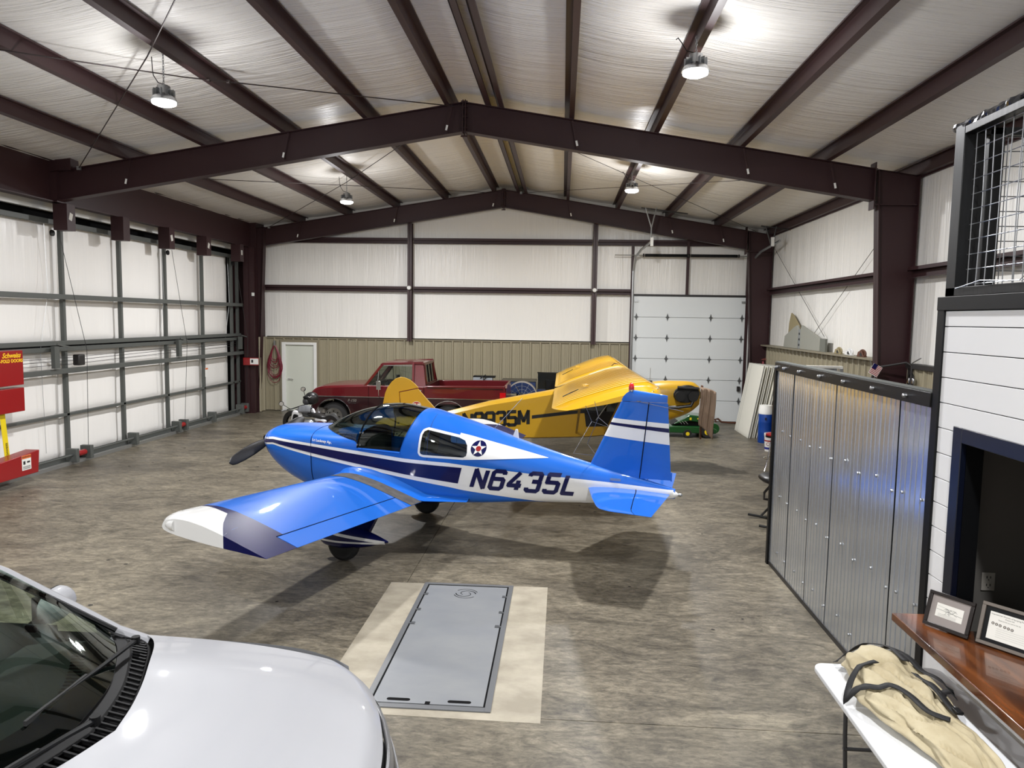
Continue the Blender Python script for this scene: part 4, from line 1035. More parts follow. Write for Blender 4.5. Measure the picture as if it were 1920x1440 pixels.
for s in (1, -1):
    nm = 'wing'
    wing = MB()
    def loft(mb, l0, l1, ts, nl, d=0, low=True, l0f=None, l1f=None):
        for up in ((True, False) if low else (True,)):
            vs = []
            for i in range(nl+1):
                for t in ts:
                    a = l0f(t) if l0f else l0; b_ = l1f(t) if l1f else l1; vs.append(wp(lerp(a, b_, i/nl), t, up, d, s))
            n = len(ts); mb.add(vs, [(i*n+j, i*n+j+1, (i+1)*n+j+1, (i+1)*n+j) for i in range(nl) for j in range(n-1)])
    T1 = [t for t in TT if t <= HNG]; T2 = [HNG+.004, .87, .93, 1]
    loft(wing, .42, 3.2, T1, 14); W = wing.build('wing', M_blue, yk, smooth=True, ang=60)
    for nm, a, b_ in (('flap', .92, 1.984), ('aileron', 1.985, 3.3)):
        mb = MB(); loft(mb, a, b_, T2, 6); 
        for l in (a, b_):
            p = [wp(l, t, True, 0, s) for t in T2]+[wp(l, t, False, 0, s) for t in reversed(T2)]; mb.add(p, [tuple(range(len(p)))])
        mb.build(nm, M_blue, W, smooth=True, ang=60)
    mb = MB(); loft(mb, .42, .92, [HNG, .9, 1], 2); mb.build('wing_root', M_blue, W, smooth=True, ang=60)
    # wing tip: navy wedge and white cap
    LT = 3.76
    def lb(t): return 3.22+.10*t/.4 if t < .4 else min(LT, 3.32+(LT-3.32)*(t-.4)/.2)
    TW = [t for t in TT if t < .36]+[.4, .45, .5, .55, .6]
    mb = MB(); loft(mb, 0, 0, TW, 6, l0f=lb, l1f=lambda t: LT)
    p = [wp(LT, t, True, 0, s) for t in TW]; q = [wp(LT, t, False, 0, s) for t in TW]; k = len(TW)
    mb.add(p+q, [(i, i+1, k+i+1, k+i) for i in range(k-1)]); mb.build('wing_tip_cap', M_acw, W, smooth=True, ang=40)
    mb = MB(); loft(mb, 0, 0, TW, 6, l0f=lambda t: 3.2, l1f=lb)
    TN = [.6, .68, .75, HNG]; loft(mb, 3.2, LT, TN, 4); TN2 = [HNG, .9, 1]; loft(mb, 3.31, LT, TN2, 4)
    TNN = [.6, .68, .75, HNG, .9, 1]; p = [wp(LT, t, True, 0, s) for t in TNN]; q = [wp(LT, t, False, 0, s) for t in TNN]; k = len(TNN)
    mb.add(p+q, [(i, i+1, k+i+1, k+i) for i in range(k-1)])
    mb.build('wing_tip_panel', M_navy, W, smooth=True, ang=40)
    mb = MB(); mb.lathe([(.055, .0), (.05, .05), (.03, .10), (.004, .12)], (wp(LT, .02, True)[0]-.12, s*(LT-.02), zle(LT)+.02), 'x', 14); mb.build('nav_light_fairing', M_acw, W, smooth=True)
    mb = MB(); loft(mb, .64, .93, [t for t in TT if t > .08], 2, d=.004, low=False); mb.build('wing_walk', M_walk, W)
    # seams
    MB().tube([wp(lerp(.92, 3.31, k/20), HNG+.002, True, .001, s) for k in range(21)], .005, 4).build('control_gap', M_dark, W)
    # root fillet
    def fil(u, v):
        t = lerp(-.03, 1.22, u)
        if t <= 1:
            p = Vector(wp(.64, max(0, t), True, .002, s)); 
        else:
            k = (t-1)/.22; p = Vector((UTE-.55*k*1.0, s*lerp(.64, .47, k), zte(.64)+.01+.0*k))
        p = Vector(p); x = p.x if t > 0 else ULE+.09; zt_ = p.z+.06*sin(pi*min(1, max(.03, (t+.05)/1.2)))+.03
        if t < 0: p = Vector((ULE+.06, s*.62, zle(.6)))
        q = Vector((x, s*(hw(x, min(zt_, 1.2))+.001), zt_)); m = (p+q)/2; m.y = lerp(p.y, q.y, .75); m.z = lerp(p.z, q.z, .25)
        return (p*(1-v)**2+m*2*v*(1-v)+q*v*v)
    MB().grid(fil, 30, 8).build('wing_root_fairing', M_blue, yk, smooth=True, ang=80)
    # main gear
    g = MB(); g.add([(.1, s*.4, .68), (-.2, s*.4, .68), (-.34, s*1.16, .42), (.1, s*1.16, .42), (.1, s*.4, .63), (-.2, s*.4, .63), (-.34, s*1.16, .34), (.1, s*1.16, .34)],
                    [(0,1,2,3),(7,6,5,4),(0,4,5,1),(1,5,6,2),(2,6,7,3),(3,7,4,0)]); g.build('gear_leg', M_navy, yk, bevel=.006)
    cyl = MB(); cyl.lathe([(.06, -.06), (.17, -.065), (.205, -.04), (.21, 0), (.205, .04), (.17, .065), (.06, .06)], (0, s*1.2, .21), 'y', 28); wh = cyl.build('wheel', M_rubber, yk, smooth=True)
    def pant(u, v):
        a = v*2*pi; x = lerp(.34, -.62, u); r = tab([(0, .015), (.04, .09), (.15, .15), (.35, .185), (.55, .155), (.8, .085), (1, .012)], u, True)
        zc = tab([(0, .26), (.35, .285), (1, .30)], u, True); return (x, s*1.2+r*.62*cos(a), zc+r*sin(a)*(1 if sin(a) > 0 else .72))
    MB().grid(pant, 30, 28).build('wheel_fairing', M_navy, yk, smooth=True, ang=180)
    for z0, z1 in ((.37, .405), (.245, .27)):
        def ps(u, v):
            x = lerp(.30, -.58, u); uu = (.34-x)/.96; r = tab([(0, .015), (.04, .09), (.15, .15), (.35, .185), (.55, .155), (.8, .085), (1, .012)], uu, True); zc = tab([(0, .26), (.35, .285), (1, .30)], uu, True)
            zz = lerp(z0, z1, v)+(.0 if z0 > .3 else -.0)-(.10 if z0 > .3 else -.02)*uu; k = (zz-zc)/r; k = k if k > 0 else k/.72
            return (x, s*(1.2+(r*.62*sqrt(max(0, 1-min(1, abs(k))**2))+.003)), zz)
        MB().grid(ps, 30, 2).build('fairing_stripe', M_acw, yk, smooth=True)
    # stabiliser and elevator
    def sp(l, t, up, d=0):
        lf = (l-.08)/1.14; le = tab([(0, -2.82), (.1, -2.88), (.5, -3.02), (.85, -3.16), (.95, -3.23), (1, -3.34)], lf); te = tab([(0, -3.86), (1, -3.80)], lf)
        th = .055*(2.9*sqrt(t)*(1-t)*.5)*(1-.3*lf)*(1 if lf < .93 else max(.15, 1-(lf-.93)/.07)); return (lerp(le, te, t), s*l, .955+.01*lf+(th if up else -th)-.02*t)
    ta = [0, .01, .04, .1, .2, .35, .5, .6]; tb_ = [.612, .75, .9, 1]
    for nm, ts in (('stabilizer', ta), ('elevator', tb_)):
        mb = MB()
        for up in (True, False):
            vs = [sp(lerp(.05, 1.22, i/16), t, up) for i in range(17) for t in ts]; n = len(ts)
            mb.add(vs, [(i*n+j, i*n+j+1, (i+1)*n+j+1, (i+1)*n+j) for i in range(16) for j in range(n-1)])
        p = [sp(1.22, t, True) for t in ts]+[sp(1.22, t, False) for t in reversed(ts)]; mb.add(p, [tuple(range(len(p)))])
        mb.build(nm, M_blue, yk, smooth=True, ang=60)
    MB().tube([sp(lerp(.08, 1.05, k/8), .606, True) for k in range(9)], .005, 4).build('control_gap', M_dark, yk)
# propeller
mb = MB(); mb.lathe([(.07, 0), (.075, .03), (.07, .08), (.04, .12), (.005, .135)], (1.93, 0, 1.22), 'x', 20); mb.build('spinner', M_navy, yk, smooth=True)
def blade(sg):
    def f(u, v):
        r = lerp(.04, .90, u); a = v*2*pi; c = tab([(0, .05), (.15, .07), (.45, .085), (.8, .075), (.95, .05), (1, .012)], u, True); th = lerp(.03, .006, u); tw = lerp(1.1, .35, u)
        x = th*cos(a); y = c*sin(a); ang = radians(-13)
        X = x*cos(tw)+y*sin(tw); Y = -x*sin(tw)+y*cos(tw); L, Z = r, Y
        return (1.99+X, sg*(L*cos(ang)-Z*sin(ang)*0), 1.22+sg*L*sin(ang)+Z)
    return f
for sg in (1, -1): MB().grid(blade(sg), 20, 14).build('propeller_blade', M_rubber if False else mat('prop black', (26, 26, 28), .4), yk, smooth=True, ang=180)
# nose gear
MB().tube([(1.15, 0, .8), (1.45, 0, .3)], .02, 8).build('nose_strut', M_acw, yk)
MB().lathe([(.05, -.05), (.14, -.055), (.165, -.03), (.17, 0), (.165, .03), (.14, .055), (.05, .05)], (1.42, 0, .17), 'y', 24).build('nose_wheel', M_rubber, yk, smooth=True)
def npant(u, v):
    a = v*2*pi; x = lerp(1.74, 1.05, u); r = tab([(0, .02), (.2, .13), (.45, .16), (.8, .08), (1, .01)], u, True); return (x, r*.6*cos(a), .3+r*sin(a))
MB().grid(npant, 20, 20).build('nose_wheel_fairing', M_acw, yk, smooth=True, ang=180)
MB().grid(lambda u, v: (lambda p: (p[0]+.003, p[1]*1.04, p[2]+.004))(npant(.02+.4*u, .1+.3*v)), 8, 8).build('fairing_stripe', M_navy, yk, smooth=True)
# tow marks under the wing: small tiedown ring
# ---------------- yellow high wing airplane ----------------
M_yel = mat('yellow doped fabric', (192, 148, 24), .36, coat=.25)
M_blk3 = mat('satin black', (20, 20, 20), .4)
cb = thing('yellow_airplane', 'yellow high wing fabric airplane lettered N8935M behind the blue airplane', 'airplane', (0, 15.8, 0))
cT = [(-3.45,.86),(-2.57,.985),(-1.52,1.265),(-.59,1.45),(-.13,1.545),(.5,1.72),(1.1,1.78),(1.55,1.60),(1.75,1.55)]
cB = [(-3.45,.62),(-2.5,.53),(-1.0,.5),(-.5,.51),(.6,.57),(1.2,.64),(1.75,.74)]
cW = [(-3.45,.05),(-2.5,.15),(-1.5,.25),(-.6,.32),(.3,.36),(1.75,.36)]
def cside(x, z): return tab(cW, x)
def cub_f(u, v):
    x = lerp(-3.45, 1.75, u); zt, zb, w_ = tab(cT, x), tab(cB, x), tab(cW, x)
    P = [(-w_, zb+.03), (-w_, zt-.07), (-w_*.35, zt), (w_*.35, zt), (w_, zt-.07), (w_, zb+.03), (w_*.8, zb), (-w_*.8, zb), (-w_, zb+.03)]
    k = v*8; i = min(7, int(k)); t = k-i; return (x, lerp(P[i][0], P[i+1][0], t), lerp(P[i][1], P[i+1][1], t))
MB().grid(cub_f, 52, 16).build('fuselage', M_yel, cb, smooth=True, ang=25)
def cowlc(u, v):
    x = lerp(1.75, 2.93, u); zt = tab([(1.75, 1.66), (2.0, 1.76), (2.5, 1.785), (2.8, 1.765), (2.93, 1.68)], x, True); zb = tab([(1.75, .74), (2.2, .9), (2.6, 1.05), (2.8, 1.16), (2.93, 1.28)], x, True)
    w_ = tab([(1.75, .36), (2.3, .35), (2.7, .29), (2.93, .18)], x, True); a = v*2*pi; c, s_ = cos(a), sin(a); n = 2.8
    return (x, math.copysign(abs(c)**(2/n), c)*w_, (zt+zb)/2+math.copysign(abs(s_)**(2/n), s_)*(zt-zb)/2)
MB().grid(cowlc, 26, 40).build('cowling', M_yel, cb, smooth=True, ang=50)
mb = MB(); p = [cowlc(1, k/24) for k in range(24)]; mb.add(p, [tuple(range(24))]); mb.build('nose_plate', M_yel, cb)
MB().prism([(1.2, 1.5), (1.5, 1.58), (1.9, 1.72), (1.8, 1.5)], -.3, .3, 'y').build('cabin_windshield', M_tint, cb)
for s in (-1, 1):
    # cylinders bulging from the cowl cheek
    c = [(2.62+.27*cos(a)+.03*sin(a), 1.54+.185*sin(a)) for a in [k*2*pi/20 for k in range(20)]]
    MB().prism(c, s*.25, s*.375, 'y').build('cowl_opening', M_blk3, cb, bevel=.01)
    for x in (2.47, 2.74):
        mb = MB()
        for k in range(7): mb.lathe([(.105, -.006), (.105, .006)], (x, s*(.37+.02*k), 1.5), 'y', 14)
        o = mb.build('cylinder_fins', M_blk3, cb); 
    MB().tube([(2.42, s*.42, 1.68), (2.85, s*.42, 1.66)], .035, 8).build('valve_cover', M_blk3, cb, smooth=True)
    MB().tube([(2.75, s*.46, 1.42), (2.7, s*.46, 1.31), (2.45, s*.44, 1.27), (2.2, s*.4, 1.26)], .035, 8).build('exhaust_pipe', M_blk3, cb, smooth=True)
    # cabin window and open door
    MB().prism([(.35, 1.16), (.3, 1.46), (.7, 1.62), (1.5, 1.55), (1.62, 1.12)], s*.362, s*.372, 'y').build('cabin_window', M_tint, cb)
    MB().prism([(.55, .8), (.45, 1.5), (1.45, 1.5), (1.5, .85)], s*.3615, s*.366, 'y').build('door_opening', M_int, cb)
    st = [(-.60, .975), (.3, 1.10), (1.7, 1.20)]
    mb = MB(); mb.grid(lambda u, v: (lerp(-.60, 1.7, u), s*(cside(lerp(-.60, 1.7, u), 0)+.008), tab(st, lerp(-.60, 1.7, u))+.07*v-.035+.02*u), 12, 1); mb.build('black_stripe', M_blk3, cb)
    # registration
    mb = MB(); ht = .285
    for i, ch in enumerate('N8935M'):
        for qd in stroke_glyph(ch, .25):
            vs = []
            for p in qd:
                X = (-2.07+(i*.86+p.x)*ht*.98) if s < 0 else (-.55-(i*.86+p.x)*ht*.98); zc = .82+.085*(X+.65); vs.append((X, s*(cside(X, 0)+.007), zc+p.y*ht))
            mb.add(vs, [(0,1,2,3)])
    mb.build('registration_letters', M_blk3, cb)
    # lift struts
    MB().bar((.95, s*.34, .66), (1.1, s*2.9, 1.72), .05, .02).build('lift_strut', M_yel, cb)
    MB().bar((.35, s*.34, .66), (.35, s*2.9, 1.62), .045, .02).build('lift_strut', M_yel, cb)
    MB().tube([(.7, s*1.5, 1.1), (1.02, s*1.6, 1.6)], .009, 5).build('jury_strut', M_alum, cb)
    # landing gear
    mb = MB(); mb.tube([(1.5, s*.32, .68), (1.3, s*.85, .28)], .018, 6); mb.tube([(.95, s*.32, .64), (1.3, s*.85, .28)], .018, 6); mb.build('gear_leg', M_yel, cb)
    MB().lathe([(.06, -.08), (.2, -.09), (.25, -.05), (.255, 0), (.25, .05), (.2, .09), (.06, .08)], (1.3, s*.92, .255), 'y', 26).build('wheel', M_rubber, cb, smooth=True)
    # stabiliser
    MB().prism([(-2.75, s*.1), (-2.95, s*1.0), (-3.1, s*1.35), (-3.4, s*1.45), (-3.75, s*1.2), (-3.8, s*.1)], .86, .89, 'z').build('stabilizer', M_yel, cb, bevel=.008)
# fin and rudder
fin2 = MB().prism([(-3.455, .80), (-3.52, 1.405), (-3.11, 1.495), (-2.92, 1.28), (-2.66, 1.0), (-2.5, .95)], -.02, .02, 'y').build('fin', M_yel, cb, bevel=.008)
MB().prism([(-3.47, .62), (-3.53, 1.42), (-3.10, 1.515), (-3.18, 1.60), (-3.28, 1.68), (-3.38, 1.725), (-3.49, 1.745), (-3.6, 1.71), (-3.69, 1.64), (-3.78, 1.52), (-3.84, 1.38), (-3.89, 1.13), (-3.9, .85), (-3.8, .66)], -.022, .022, 'y').build('rudder', M_yel, cb, bevel=.008)
for s in (-1, 1):
    MB().prism([(-3.14+.1*cos(k*pi/10)*1.0, 1.14+.075*sin(k*pi/10)) for k in range(20)], s*.022, s*.026, 'y').build('badge_rim', M_acw, fin2)
    MB().prism([(-3.14+.09*cos(k*pi/10)*1.0, 1.14+.066*sin(k*pi/10)) for k in range(20)], s*.022, s*.028, 'y').build('badge', mat('badge red', (150, 20, 22), .4), fin2)
    text('CUB', .085, M_acw, frame_m((-3.14, s*.0285, 1.135), (1 if s < 0 else -1, 0, 0), (0, 0, 1)), fin2, bold=.004, extrude=.0008)
MB().tube([(-3.4, 0, .6), (-3.7, 0, .25), (-3.72, 0, .12)], .012, 6).build('tail_spring', M_darksteel, cb)
MB().lathe([(.03, -.02), (.08, -.022), (.085, 0), (.08, .022), (.03, .02)], (-3.74, 0, .085), 'y', 16).build('tail_wheel', M_rubber, cb)
# wing: ribbed fabric
WO = [(0,0),(.01,.035),(.03,.06),(.07,.085),(.14,.105),(.24,.112),(.36,.106),(.5,.085),(.65,.06),(.8,.033),(.92,.013),(1,.002)]
def cwing(l, t, up, rib=True):
    a = abs(l); e = max(0, (a-4.75)/.47); e = min(1, e)
    xl = 1.50-.25*(1-sqrt(max(0, 1-e*e))); xt = -.13+.22*(1-sqrt(max(0, 1-e*e)))
    far = l > 0
    zT = lerp(1.585, 1.735 if not far else 1.53, (a/5.2)**1.3); zL = lerp(1.925, 1.985 if not far else 1.93, a/5.2)
    th = tab(WO, t)*1.62*(1-.55*e**3); z = lerp(zL, zT, t)+(th if up else -.02*sin(pi*t))
    if up and rib and .03 < t < .98:
        k = (l/.3) % 1; z += .055*(1-min(1, min(k, 1-k)*2))**1.6 * min(1, (t-.03)*12) * (1 if t < .86 else .5) - .02
    return (lerp(xl, xt, t), l, z)
for nm, l0, l1 in (('near', -5.22, -.16), ('far', .16, 5.22)):
    mb = MB(); NL = 136; ts = [0,.006,.015,.03,.05,.08,.12,.18,.25,.33,.42,.52,.62,.72,.82,.9,.96,1]; n = len(ts)
    for up in (True, False):
        vs = [cwing(lerp(l0, l1, i/NL), t, up) for i in range(NL+1) for t in ts]; mb.add(vs, [(i*n+j, i*n+j+1, (i+1)*n+j+1, (i+1)*n+j) for i in range(NL) for j in range(n-1)])
    for l in (l0, l1):
        p = [cwing(l, t, True) for t in ts]+[cwing(l, t, False) for t in reversed(ts)]; mb.add(p, [tuple(range(len(p)))])
    W2 = mb.build('wing', M_yel, cb, smooth=True, ang=40)
    sg = -1 if l0 < -1 else 1; yy = sg*3.6 if sg < 0 else 2.7
    highlight_tape = mat('rib tape', (226, 198, 116), .4, coat=.2); r0 = math.ceil(l0/.3)  # tapes coloured paler to stand in for light catching the rib crests
    while r0*.3 < l1-.05:
        l = r0*.3; r0 += 1
        if l < l0+.2: continue
        T_ = [.04, .08, .14, .22, .32, .43, .55, .66, .76, .85, .96]
        vs = [(lambda p: (p[0], p[1]+q, p[2]+.004))(cwing(l, t, True)) for t in T_ for q in (-.022, .022)]
        MB().add(vs, [(2*i, 2*i+1, 2*i+3, 2*i+2) for i in range(len(T_)-1)]).build('rib_highlight_tape', highlight_tape, W2, smooth=True)
    # aileron cable slot marks, tank cap
    mb = MB(); za = cwing(yy, .78, True)[2]
    mb.tube([(cwing(yy-.45, .84, True)[0], yy-.45, cwing(yy-.45, .84, True)[2]+.015), (cwing(yy+.45, .84, True)[0], yy+.45, cwing(yy+.45, .84, True)[2]+.015)], .008, 5)
    mb.tube([cwing(yy, .90, True, False)[:2]+(cwing(yy, .90, True)[2]+.03,), cwing(yy, .74, True, False)[:2]+(cwing(yy, .74, True)[2]+.04,)], .008, 5); mb.build('aileron_slot', M_blk3, W2)
    MB().lathe([(.07, 0), (.06, .03), (.02, .04)], (.42, yy+.9*0+.5, cwing(yy+.5, .55, True)[2]), 'z', 14).build('pulley_blister', M_yel, W2, smooth=True)
    mb = MB(); 
    for k in range(40):
        l = lerp(l0, l1, (k+.5)/40); p = cwing(l, .03, True); mb.lathe([(.01, 0), (.01, .01)], (p[0], p[1], p[2]), 'z', 5)
    o = mb.build('leading_edge_screws', M_alum, W2); o['kind'] = 'stuff'
MB().grid(lambda u, v: (lambda p: (p[0], p[1], p[2]+.012))(cwing(lerp(-.2, .2, v), lerp(.02, .98, u), True, False)), 14, 2).build('wing_center_section', M_yel, cb, smooth=True)
MB().grid(lambda u, v: (lambda p: (p[0], p[1], p[2]+.02))(cwing(lerp(-.17, .17, v), lerp(.16, .55, u), True, False)), 8, 2).build('skylight', mat('hazed skylight', (196, 186, 150), .25), cb, smooth=True)
MB().tube([(1.1, .4, 2.05), (1.16, .4, 2.11), (1.24, .4, 2.1)], .008, 5).build('fuel_vent', M_blk3, cb)
MB().lathe([(.05, 0), (.05, .03)], (1.9, 0, 1.75), 'z', 12).build('fuel_cap', M_blk3, cb); MB().tube([(1.9, 0, 1.77), (1.9, 0, 2.05)], .004, 4).build('fuel_gauge_wire', M_alum, cb)
MB().bar((3.0, 0, .55), (3.0, 0, 1.7), .14, .03).build('propeller_blade', mat('prop wood', (88, 50, 26), .3), cb, bevel=.01)
MB().lathe([(.09, 0), (.08, .05), (.03, .1)], (2.95, 0, 1.5), 'x', 16).build('spinner', M_alum, cb, smooth=True)
tw = thing('towel', 'brown towel draped over the nose and propeller of the yellow airplane', 'towel', (3.05, 15.62, 1.25))
def towf(u, v):
    x = lerp(-.15, .16, u); k = .02*sin(u*17+v*3)+.01*sin(u*31)
    if v < .2: return (x+.02*v, .12-.28*v/.2*1.0, .42-.06*(u)**2-.02*v)
    return (x+.02*sin(v*5), -.16+k-.05*(v-.2), .41-.06*u**2-(v-.2)*lerp(.95, 1.2, u)*(1 if u < .6 else 1.05))
MB().grid(towf, 30, 24).build('towel_cloth', mat('brown terry cloth', (132, 112, 94), .95, bump=((40, 40, 40), .4, .01)), tw, smooth=True, ang=180, solid=.006)

# ---------------- red pickup ----------------
M_tr1 = mat('crimson truck paint', (84, 7, 15), .35, coat=.6, spec=.3)
M_tr2 = mat('maroon truck paint', (36, 5, 10), .35, coat=.6, spec=.3)
tk = thing('pickup_truck', 'two tone red pickup truck parked along the far wall', 'truck', (-4.0, 19.93, 0))
def sh(P): return [(x+4.0, z) for x, z in P]
def arc(cx, r, a0, a1, n=10, cz=.4): return [(cx+r*cos(lerp(a0, a1, k/n)), cz+r*sin(lerp(a0, a1, k/n))) for k in range(n+1)]
for s in (-1, 1):
    y0, y1 = s*.98, s*.90
    low = [(-6.58, .46), (-6.6, .93), (-1.44, .93), (-1.44, .52)] + [(-2.4, .48)] + arc(-2.93, .47, 0.1, pi-.1) + [(-3.5, .42), (-5.4, .42)] + arc(-6.0, .46, .1, pi-.15)
    MB().prism(sh(low), y0, y1, 'y').build('lower_side', M_tr2, tk, bevel=.012)
    up = [(-6.6, .93), (-6.62, 1.0), (-6.52, 1.10), (-6.2, 1.17), (-5.05, 1.235), (-3.56, 1.235), (-3.5, 1.26), (-1.46, 1.29), (-1.43, .93)]
    MB().prism(sh(up), y0*.995, y1, 'y').build('upper_side', M_tr1, tk, bevel=.02)
    MB().box(-2.56, 2.55, min(y0*1.006, y0*.99), max(y0*1.006, y0*.99), .925, .94).build('chrome_strip', M_chrome, tk)
    MB().box(.5, 2.5, min(y0*1.003, y0*.99), max(y0*1.003, y0*.99), 1.2, 1.225).build('bed_rail_trim', M_tr2, tk)
    for cx in (-6.0, -2.93):
        r = MB(); pts = arc(cx+4, .475, .1, pi-.1, 14); r.tube([(p[0], y0*1.004, p[1]) for p in pts], .012, 5); r.build('wheel_arch_trim', M_chrome, tk)
        MB().lathe([(.1, -.11), (.3, -.12), (.375, -.09), (.385, 0), (.375, .09), (.3, .12), (.1, .11)], (cx+4, s*.84, .385), 'y', 30).build('tire', M_rubber, tk, smooth=True)
        rm = MB(); rm.lathe([(.22, -.12), (.235, -.125), (.235, .0)], (cx+4, s*.84 if s < 0 else s*.84, .385), 'y', 26); o = rm.build('rim', M_alum, tk, smooth=True)
        rm = MB(); rm.lathe([(.06, -.125), (.1, -.12), (.21, -.09)], (cx+4, s*.84, .385), 'y', 26)
        o = rm.build('hub', M_alum, tk, smooth=True)
        rm = MB()
        for k in range(8): rm.lathe([(.022, -.12), (.022, -.10)], (cx+4+.15*cos(k*pi/4), s*.84, .385+.15*sin(k*pi/4)), 'y', 8)
        rm.build('rim_holes', M_dark, tk)
    # door outline, handle, window, mirror
    MB().tube([(-1.06, y0*1.002, .5), (-1.05, y0*1.002, 1.22)], .005, 4).build('door_gap', M_dark, tk)
    MB().tube([(.42, y0*1.002, .5), (.42, y0*1.002, 1.24)], .005, 4).build('door_gap', M_dark, tk)
    MB().box(.2, .36, min(y0*1.02, y0), max(y0*1.02, y0), 1.12, 1.15).build('door_handle', M_chrome, tk)
    mb = MB(); mb.tube([(-.74, y0*1.02, .92), (-.74, y0*1.18, 1.0), (-.74, y0*1.18, 1.2)], .012, 6); mb.box(-.80, -.68, min(y0*1.14, y0*1.2), max(y0*1.14, y0*1.2), 1.15, 1.38); mb.build('mirror', M_chrome, tk, bevel=.01)
    MB().box(-2.62, -2.5, min(y0*1.004, y0*.98), max(y0*1.004, y0*.98), .72, .88).build('marker_light', mat('amber lens', (220, 120, 30), .2), tk)
    MB().box(2.42, 2.57, min(y0*1.006, y0*.9), max(y0*1.006, y0*.9), .72, 1.12).build('tail_light', mat('tail lens', (190, 14, 26), .15, coat=1), tk)
mb = MB(); mb.grid(lambda u, v: (lerp(-2.6, -1.02, u), lerp(-.95, .95, v), tab([(-2.6, 1.03), (-2.5, 1.12), (-2.2, 1.18), (-1.02, 1.24)], lerp(-2.6, -1.02, u), True)+.04*(1-(2*v-1)**4)), 20, 14)
mb.build('hood', M_tr1, tk, smooth=True, ang=180, solid=.03)
MB().box(-2.6, -2.5, -.9, .9, .7, 1.04).build('grille', M_darksteel, tk); MB().box(-2.63, -2.58, -.88, .88, .84, .98).build('grille_chrome', M_chrome, tk)
MB().box(-2.78, -2.6, -.98, .98, .46, .66).build('front_bumper', M_chrome, tk, bevel=.03); MB().box(-2.6, -2.15, -.96, -.9, .48, .62).build('bumper_side', M_chrome, tk); 
MB().box(-2.5, 2.5, -.85, .85, .42, .62).build('chassis', M_dark, tk)
MB().box(.5, 2.5, -.88, .88, .74, .78).build('bed_floor', M_tr2, tk); MB().box(.46, .52, -.9, .9, .6, 1.27).build('bed_front', M_tr2, tk)
MB().box(2.52, 2.58, -.9, .9, .62, 1.29).build('tailgate', M_tr1, tk, bevel=.01); MB().box(2.58, 2.74, -.95, .95, .46, .62).build('rear_bumper', M_chrome, tk, bevel=.02)
MB().box(2.56, 2.6, -.95, -.88, 1.24, 1.32).build('rail_end', mat('worn rail', (150, 110, 100), .5), tk)
# cab greenhouse
A0, A1, R0, R1 = (-1.16, 1.23), (-.72, 1.80), (.36, 1.84), (.44, 1.25)
def wy(z): return lerp(.93, .76, (z-1.23)/.6)
mb = MB(); mb.grid(lambda u, v: (lerp(-.78, .38, u), lerp(-.78, .78, v), 1.80+.045*sin(pi*u)*.6+.03*(1-(2*v-1)**2)+.03*u), 14, 12); mb.build('roof', M_tr1, tk, smooth=True, ang=180, solid=.04)
for s in (-1, 1):
    def P(x, z): return (x, s*wy(z), z)
    mb = MB(); mb.bar(P(-1.16, 1.22), P(-.72, 1.81), .06, .06); mb.bar(P(.12, 1.22), P(.1, 1.84), .05, .10); mb.build('pillar', M_tr1, tk)
    MB().add([P(.10, 1.22), P(.46, 1.22), P(.36, 1.85), P(.08, 1.85)], [(0,1,2,3)]).build('cab_corner', M_tr1, tk, solid=.03)
    MB().add([P(-1.1, 1.235), P(.1, 1.235), P(.08, 1.76), P(-.72, 1.76)], [(0,1,2,3)]).build('door_glass', M_clear, tk)
    MB().bar(P(-.72, 1.80), P(.36, 1.85), .05, .06).build('roof_rail', M_tr1, tk)
    mb = MB(); mb.bar(P(-.82, 1.24), P(-.82, 1.7), .015, .02); mb.bar(P(-1.12, 1.245), P(.1, 1.245), .012, .02); mb.bar(P(-.70, 1.765), P(.08, 1.77), .012, .02); mb.build('window_frame', M_chrome, tk)
MB().add([(-1.19, -.9, 1.25), (-1.19, .9, 1.25), (-.76, .74, 1.79), (-.76, -.74, 1.79)], [(0,1,2,3)]).build('windshield', M_clear, tk)
rg = MB(); rg.box(.40, .44, -.78, .78, 1.25, 1.30); rg.box(.34, .38, -.72, .72, 1.78, 1.85); rg.bar((.42, -.7, 1.28), (.36, -.66, 1.8), .05, .05); rg.bar((.42, .7, 1.28), (.36, .66, 1.8), .05, .05); rg.build('rear_frame', M_tr1, tk)
MB().add([(.42, -.7, 1.3), (.42, .7, 1.3), (.36, .66, 1.8), (.36, -.66, 1.8)], [(0,1,2,3)]).build('rear_window', M_clear, tk)
mb = MB(); 
for y in (-.2, .2): mb.bar((.43, y, 1.3), (.37, y, 1.8), .03, .02)
mb.build('slider_frame', M_black, tk)
MB().box(.0, .2, -.7, .7, .7, 1.4).build('bench_back', M_int, tk, bevel=.05); MB().box(-.45, .1, -.7, .7, .6, .82).build('bench_seat', M_int, tk, bevel=.04)
MB().box(-1.15, -.9, -.8, .8, .7, 1.2).build('dashboard', M_int, tk)
MB().tube([(-.72+.08*sin(a)*.5, -.38+.19*cos(a), 1.18+.17*sin(a)) for a in [k*2*pi/20 for k in range(20)]], .014, 6, closed=True).build('steering_wheel', M_black, tk)
text('F-150', .1, M_chrome, frame_m((-1.5, -.985, .83), (1, 0, 0), (0, 0, 1)), tk, name='badge_lettering', bold=.002, shear=.3)
text('XLT Lariat', .05, M_chrome, frame_m((-1.5, -.985, .765), (1, 0, 0), (0, 0, 1)), tk, name='badge_lettering', shear=.3)

